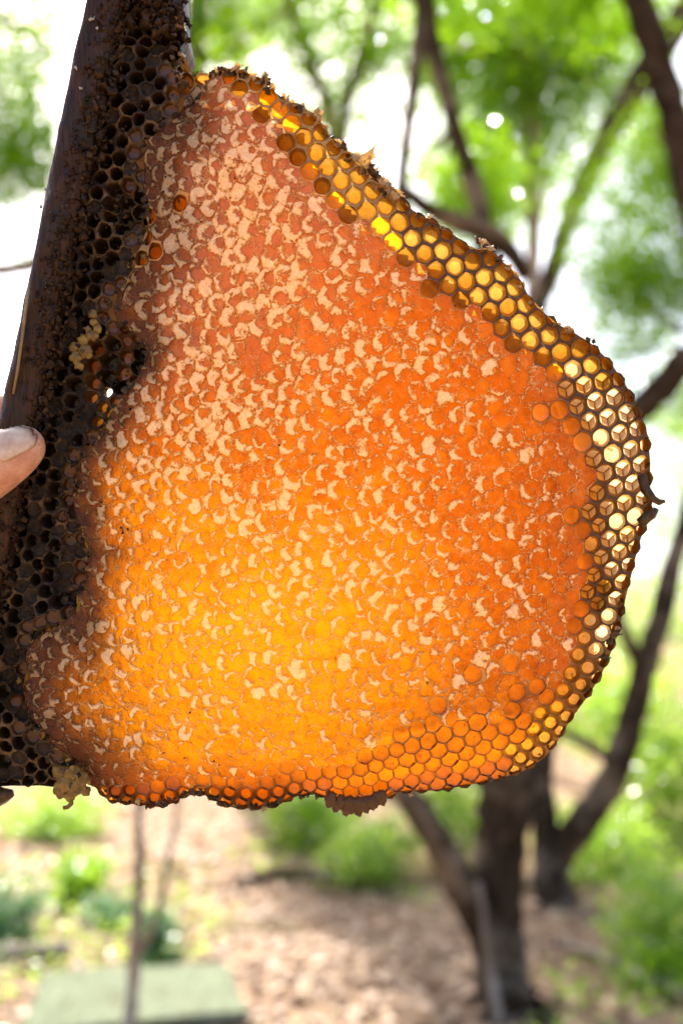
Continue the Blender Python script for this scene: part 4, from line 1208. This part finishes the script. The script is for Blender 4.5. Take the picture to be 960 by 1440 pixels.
spike('wax_thorn', [(902, 668, 6, 7), (908, 690, 5.5, 7), (918, 702, 5, 6), (927, 706, 5, 4.5), (934, 705, 5, 2.5)], M['torn_dark'], comb)
spike('wax_thorn', [(900, 735, 6, 8), (910, 726, 6, 8), (918, 722, 6, 7), (923, 715, 6, 5)], M['torn_dark'], comb)
spike('wax_thorn', [(506, 234, 2, 5), (514, 226, 1.5, 4.5), (522, 219, 1, 3), (527, 211, 1, 1)], M['torn'], comb)

# yellow scraps of wax: one stuck on the dark comb, one hanging from the foot
def scrap(pts, seed, mat_='scrap', name='wax_scrap'):
    r_ = random.Random(seed)
    bm = bmesh.new()
    for (x, y, d, rad) in pts:
        x, y = U((x, y))
        mat = Matrix.Translation(L(x, y, d)) @ Matrix.Rotation(r_.uniform(0, 3), 4, 'Y') @ Matrix.Diagonal((rad * S * 1.1, rad * S * .55, rad * S * .95, 1))
        v0 = len(bm.verts)
        ret = bmesh.ops.create_icosphere(bm, subdivisions=3, radius=1, matrix=mat)
        c_ = Vector(L(x, y, d))
        for v in ret['verts']:
            dlt = v.co - c_
            an = math.atan2(dlt.z, dlt.x)
            f = 1 + .07 * math.sin(5 * an + seed + x) + .5 * (vnoise(np.array([v.co.x * 9000]), np.array([v.co.z * 9000]), 6, seed)[0] - .5)
            v.co = c_ + dlt * f
    return bm_obj(name, bm, M[mat_], comb)
scrap([(129, 441, 1.5, 7), (131, 452, 1.2, 6), (136, 461, 1, 6), (122, 462, 1.4, 5), (128, 472, .8, 8), (116, 478, .8, 9), (106, 487, .6, 8), (119, 493, .2, 9), (107, 502, .4, 9), (110, 513, .6, 7), (125, 498, .4, 6)], 4)
scrap([(92, 1082, 6, 13), (108, 1080, 5, 12), (122, 1088, 5, 12), (98, 1096, 5, 13), (114, 1100, 5, 13), (90, 1108, 6, 9), (104, 1112, 6, 9), (124, 1108, 7, 8)], 8)
scrap([(466, 1120, 6, 10), (478, 1124, 6, 11), (492, 1126, 6, 12), (508, 1126, 6, 12), (522, 1122, 6, 11), (534, 1116, 6, 10), (472, 1132, 6, 5), (486, 1136, 6, 6), (504, 1136, 6, 6)], 12, 'wall_brown', 'wax_lump')
spike('wax_thorn', [(106, 1116, 6, 3.5), (106, 1124, 6, 3.5), (101, 1129, 6, 3.5), (95, 1130, 6, 3)], M['scrap'], comb)
spike('wax_scrap', [(-30, 1120, 8, 18), (-5, 1117, 8, 16), (10, 1116, 8, 12), (22, 1112, 8, 5)], M['torn_dark'], comb, 12, .3)

# ---- wooden bar
N = Nodes('burnt_wood')
co = N.coord()
gr = N.noise(90, 5, 0.65, co, (9, 9, 1.0)); pat = N.noise(70, 4, 0.6, co)
c = N.mix(N.mrange(gr, 0.35, 0.7), (0.007, 0.004, 0.003), (0.065, 0.022, 0.009))
c = N.mix(N.mrange(pat, 0.48, 0.62), c, (0.022, 0.014, 0.012))
b = N.bump(gr, 0.7, 0.0012)
sh = N.shade(N.math('MULTIPLY', N.fres(1.5, b), 0.5), N.diffuse(c, b), N.gloss((1, 0.85, 0.78), 0.2, b))
M['bar'] = N.done(sh)
vs = []; fs = []; sec = []
prof = []
hw, hd, bv = 25, 11.5, 2.2
for (sx, sy) in ((-1, -1), (1, -1), (1, 1), (-1, 1)):
    for t in range(3):
        a = t / 2 * math.pi / 2
        q = {(-1, -1): (math.pi + a), (1, -1): (1.5 * math.pi + a), (1, 1): a, (-1, 1): (.5 * math.pi + a)}[(sx, sy)]
        prof.append((sx * (hw - bv * 5) + math.cos(q) * bv * 5, sy * (hd - bv) + math.sin(q) * bv))
# extra points across the front face
fr_ = []
for k_, (x, y) in enumerate(prof):
    fr_.append((x, y))
    if k_ in (2, 8):
        x2, y2 = prof[(k_ + 1)]
        for t in (.25, .5, .75): fr_.append((x + (x2 - x) * t, y + (y2 - y) * t))
prof = fr_; npf = len(prof)
ys = np.arange(-110, 1290, 9.0)
for k_, y in enumerate(ys):
    for q, (x, d) in enumerate(prof):
        nx = (vnoise(np.array([q * 40.0]), np.array([y]), 70, 15, 3)[0] - .5) * 9
        nd_ = (vnoise(np.array([q * 23.0]), np.array([y]), 30, 17, 2)[0] - .5) * 1.6
        vs.append(L(146 - .205 * y + x * (1 if x < 0 else 1.1) + nx * .5, y + (-.2 * x) * .2, 9.2 + d + nd_))
for k_ in range(len(ys) - 1):
    for q in range(npf):
        q2 = (q + 1) % npf
        fs.append((k_ * npf + q, k_ * npf + q2, (k_ + 1) * npf + q2, (k_ + 1) * npf + q))
fs.append(tuple(range(npf))[::-1]); fs.append(tuple((len(ys) - 1) * npf + q for q in range(npf)))
bar = mesh_obj('wooden_bar', vs, [f[::-1] for f in fs], M['bar'], comb)
# crust of propolis where the comb joins the bar
def lumps(bm, n, line, spread, rmin, rmax, d0, d1, seed):
    r_ = random.Random(seed)
    pts = along(line, 3)
    for _ in range(n):
        p = r_.choice(pts)
        x = p[0] + r_.gauss(0, spread); y = p[1] + r_.uniform(-6, 6)
        rad = r_.uniform(rmin, rmax) * (1 if r_.random() < .8 else 1.6)
        ret = bmesh.ops.create_icosphere(bm, subdivisions=1, radius=rad * S, matrix=Matrix.Translation(L(x, y, r_.uniform(d0, d1))) @ Matrix.Rotation(r_.uniform(0, 6), 4, 'X') @ Matrix.Diagonal((1, .7, 1.5, 1)))
        for v in ret['verts']: v.co += Vector((r_.uniform(-1, 1), r_.uniform(-1, 1), r_.uniform(-1, 1))) * rad * S * .75
bm = bmesh.new()
lumps(bm, 300, [(200, -40), (225, 10), (235, 40)], 16, 1.5, 5, 0.5, 5, 15)
lumps(bm, 1200, [(176, -60), (168, 0), (150, 100), (122, 230), (98, 360), (80, 480), (52, 590), (20, 700), (-40, 1000)], 10, 1.0, 4.2, -2.6, 0.8, 5)
o = bm_obj('propolis_crust', bm, M['crust'], comb); tag(o, kind='stuff')
bm = bmesh.new()
lumps(bm, 420, [(160, -40), (150, 20), (128, 130), (112, 200), (86, 330), (72, 400), (50, 520)], 6, .8, 2.6, -3.2, -1.8, 6)
lumps(bm, 260, [(190, 110), (160, 300), (110, 420), (70, 800), (60, 1000)], 40, .8, 2.4, 0.5, 3.0, 9)
o = bm_obj('bark_crumbs', bm, M['crust'], comb); tag(o, kind='stuff')
M['straw'] = waxy('dry_straw', (0.30, 0.19, 0.08), (0.2, 0.1, 0.04), .1, .5, .4, nscale=500)
spike('straw', [(48, 395, -3.1, 1.5), (43, 430, -3.3, 2), (38, 470, -3.4, 2.2), (31, 520, -3.3, 2), (24, 556, -3.1, 1.5)], M['straw'], comb, 6, .1)
M['fluff'] = waxy('wax_fluff', (0.55, 0.5, 0.48), (.5, .5, .5), .2, .3, .6, nscale=500)
for (x, y, s_) in ((133, 33, 1.4), (140, 46, .9), (112, 101, 1.2), (118, 130, .8)):
    bm = bmesh.new(); crumple(bm, L(x, y, -3.0), 0, s_, k); k += 1
    bm_obj('wax_flake', bm, M['fluff'], comb)
# wet drops of honey in the hollow
M['drop'] = waxy('honey_drop', (0.02, 0.008, 0.004), (0.1, 0.03, 0.01), .2, 1.6, .06, var=.1, nscale=100, bump=0)
for (x, y, r_) in ((152, 311, 5), (172, 306, 4.5), (178, 282, 3.5), (158, 296, 3), (117, 494, 2.6), (183, 298, 3)):
    d = float(ddepth(np.array([x], float), np.array([y], float))[0]) + .8 if y < 400 else -1.2
    bm = bmesh.new(); bmesh.ops.create_icosphere(bm, subdivisions=3, radius=r_ * S, matrix=Matrix.Translation(L(x, y, d)) @ Matrix.Diagonal((1.2, .8, .8, 1)))
    bm_obj('honey_drop', bm, M['drop'], comb)
# specks of dirt on the capping
M['speck'] = waxy('dark_speck', (0.03, 0.012, 0.008), (.05, .02, .01), .1, .5, .4)
for (x, y, r_) in ((175, 748, 4.2), (171, 742, 2.5), (180, 744, 2.2), (393, 626, 1.6), (282, 312, 1.8), (262, 300, 2.2), (600, 960, 1.6), (512, 755, 1.5), (268, 1002, 1.8), (300, 1072, 1.6), (440, 640, 1.3), (640, 430, 1.6), (330, 250, 1.4), (258, 1068, 1.6), (230, 1060, 1.4), (306, 1078, 1.5)):
    bm = bmesh.new(); crumple(bm, L(x, y, float(depth(np.array([x], float), np.array([y], float))[0]) - .5), 0, r_ * .35, k, .3); k += 1
    bm_obj('dirt_speck', bm, M['speck'], comb)

# ------------------------------------------------------------------ the hand holding the bar
N = Nodes('skin')
n1 = N.noise(120, 4, .6); n2 = N.noise(900, 3, .6)
c = N.mix(N.mrange(n1, .35, .65), (0.46, 0.20, 0.12), (0.66, 0.38, 0.26))
c = N.mix(N.mrange(N.noise(420, 5, .7), .55, .72, 0, .55), c, (0.22, 0.10, 0.05))
n2 = N.math('ADD', n2, N.mrange(N.noise(500, 3, .6, N.coord(), (1, 1, 4)), .3, .7, 0, 1.2))
b = N.bump(n2, .5, .0004)
ps = N.n('BsdfPrincipled')
N.l(c, ps.inputs['Base Color']); ps.inputs['Roughness'].default_value = .42
ps.inputs['Subsurface Weight'].default_value = .25; ps.inputs['Subsurface Radius'].default_value = (.006, .002, .001)
ps.inputs['Subsurface Scale'].default_value = 1.0
N.l(b, ps.inputs['Normal'])
M['skin'] = N.done(ps.outputs[0])
N = Nodes('nail')
co = N.coord()
c = N.mix(N.mrange(N.noise(260, 3, .6, co), .4, .7), (0.46, 0.29, 0.21), (0.62, 0.47, 0.37))
c = N.mix(N.math('MULTIPLY', N.attr('rim'), .85), c, (0.10, 0.055, 0.03))
ps = N.n('BsdfPrincipled'); N.l(c, ps.inputs['Base Color']); ps.inputs['Roughness'].default_value = .33
N.l(N.bump(N.noise(500, 3, .6, co, (1, 1, .2)), .15, .0003), ps.inputs['Normal'])
M['nail'] = N.done(ps.outputs[0])

hand = empty('hand', CAM + FWD * DCOMB, (PITCH, 0, 0))
tag(hand, 'bare hand with dirt under the thumb nail gripping the dark bar', 'hand')
bm = bmesh.new()
def chain(pts, n=10):
    """balls along a chain: (px, py, depth mm, radius px[, flatten])"""
    for k_ in range(len(pts) - 1):
        a = np.array(pts[k_], float); b_ = np.array(pts[k_ + 1], float)
        m_ = max(2, int(np.hypot(*(b_ - a)[:2]) / 5 + abs(b_[2] - a[2]) / 1.0))
        for t in range(m_ + 1):
            q = a + (b_ - a) * t / m_
            bmesh.ops.create_icosphere(bm, subdivisions=2, radius=q[3] * S, matrix=Matrix.Translation(L(q[0], q[1], q[2])))
# thumb over the front of the bar, nail towards the camera
chain([(40, 630, -4.2, 32), (27, 640, -5.2, 38), (3, 656, -6.2, 43), (-27, 677, -6.6, 44), (-62, 702, -6.5, 42), (-115, 726, -5, 45), (-165, 775, -2, 54), (-215, 850, 4, 70)])
# palm, beside the bar
chain([(-215, 850, 6, 72), (-235, 780, 14, 70), (-250, 690, 18, 62), (-255, 610, 20, 55)])
chain([(-215, 870, 10, 72), (-225, 800, 22, 66), (-240, 700, 26, 60)])
chain([(-215, 870, 6, 75), (-280, 960, 10, 85), (-350, 1070, 14, 90), (-420, 1190, 18, 92)])
# four fingers wrapped round behind the bar
for (y0, r_, dx) in ((560, 38, 0), (640, 40, 8), (722, 39, 4), (800, 34, -10)):
    chain([(-250, y0 + 10, 22, r_ + 4), (-190, y0 - 6, 36, r_), (-110, y0 - 8, 43, r_ - 2), (-40 + dx, y0 + 4, 40, r_ - 4), (8 + dx, y0 + 18, 34, r_ - 7)])
me = bpy.data.meshes.new('hand_skin'); bm.to_mesh(me); bm.free()
me.materials.append(M['skin'])
body = link(bpy.data.objects.new('hand_skin', me), hand)
md = body.modifiers.new('remesh', 'REMESH'); md.mode = 'VOXEL'; md.voxel_size = 0.0011; md.use_smooth_shade = True
md = body.modifiers.new('smooth', 'SMOOTH'); md.factor = .6; md.iterations = 8
# thumb nail, laid on the skin
from mathutils.bvhtree import BVHTree
bpy.context.view_layer.update()
skin_tree = BVHTree.FromObject(body, bpy.context.evaluated_depsgraph_get())
ax = np.array([.80, -.60]); nx_ = np.array([-.60, -.80])          # along the thumb, across it (up the picture)
vs = []; fs = []; rim = []
nu, nw = 15, 13
for a in range(nu):
    for b_ in range(nw):
        u = a / (nu - 1) * 2 - 1; v = b_ / (nw - 1) * 2 - 1
        wd = 23.5 * (1 - .12 * max(0, -u) ** 2) * (1 - .42 * max(0, u - .45) ** 2 / .3)
        p = np.array([36.0, 621.5]) + ax * (u * 29 - 5 * v * v * (1 if u > 0 else -.9) * abs(u)) + nx_ * v * wd
        hx, _, hz = L(p[0], p[1], 0)
        hit = skin_tree.ray_cast(Vector((hx, -.05, hz)), Vector((0, 1, 0)))
        if hit[0] is None or hit[0].y > -.004: hit = skin_tree.find_nearest(Vector((hx, -.009, hz)))
        lift_ = -.55 + .3 * max(abs(v), -u) ** 3
        vs.append((hit[0].x, hit[0].y + lift_ * MM, hit[0].z)); rim.append(min(1, max(0, (u - .60) / .25)) * (0.6 + .4 * random.random()) + .5 * max(0, abs(v) - .86) / .14)
for a in range(nu - 1):
    for b_ in range(nw - 1):
        fs.append((a * nw + b_, a * nw + b_ + 1, (a + 1) * nw + b_ + 1, (a + 1) * nw + b_))
nail = mesh_obj('thumb_nail', vs, fs, M['nail'], hand, attrs={'rim': np.clip(rim, 0, 1)})
sd = nail.modifiers.new('thick', 'SOLIDIFY'); sd.thickness = .0006; sd.offset = 0
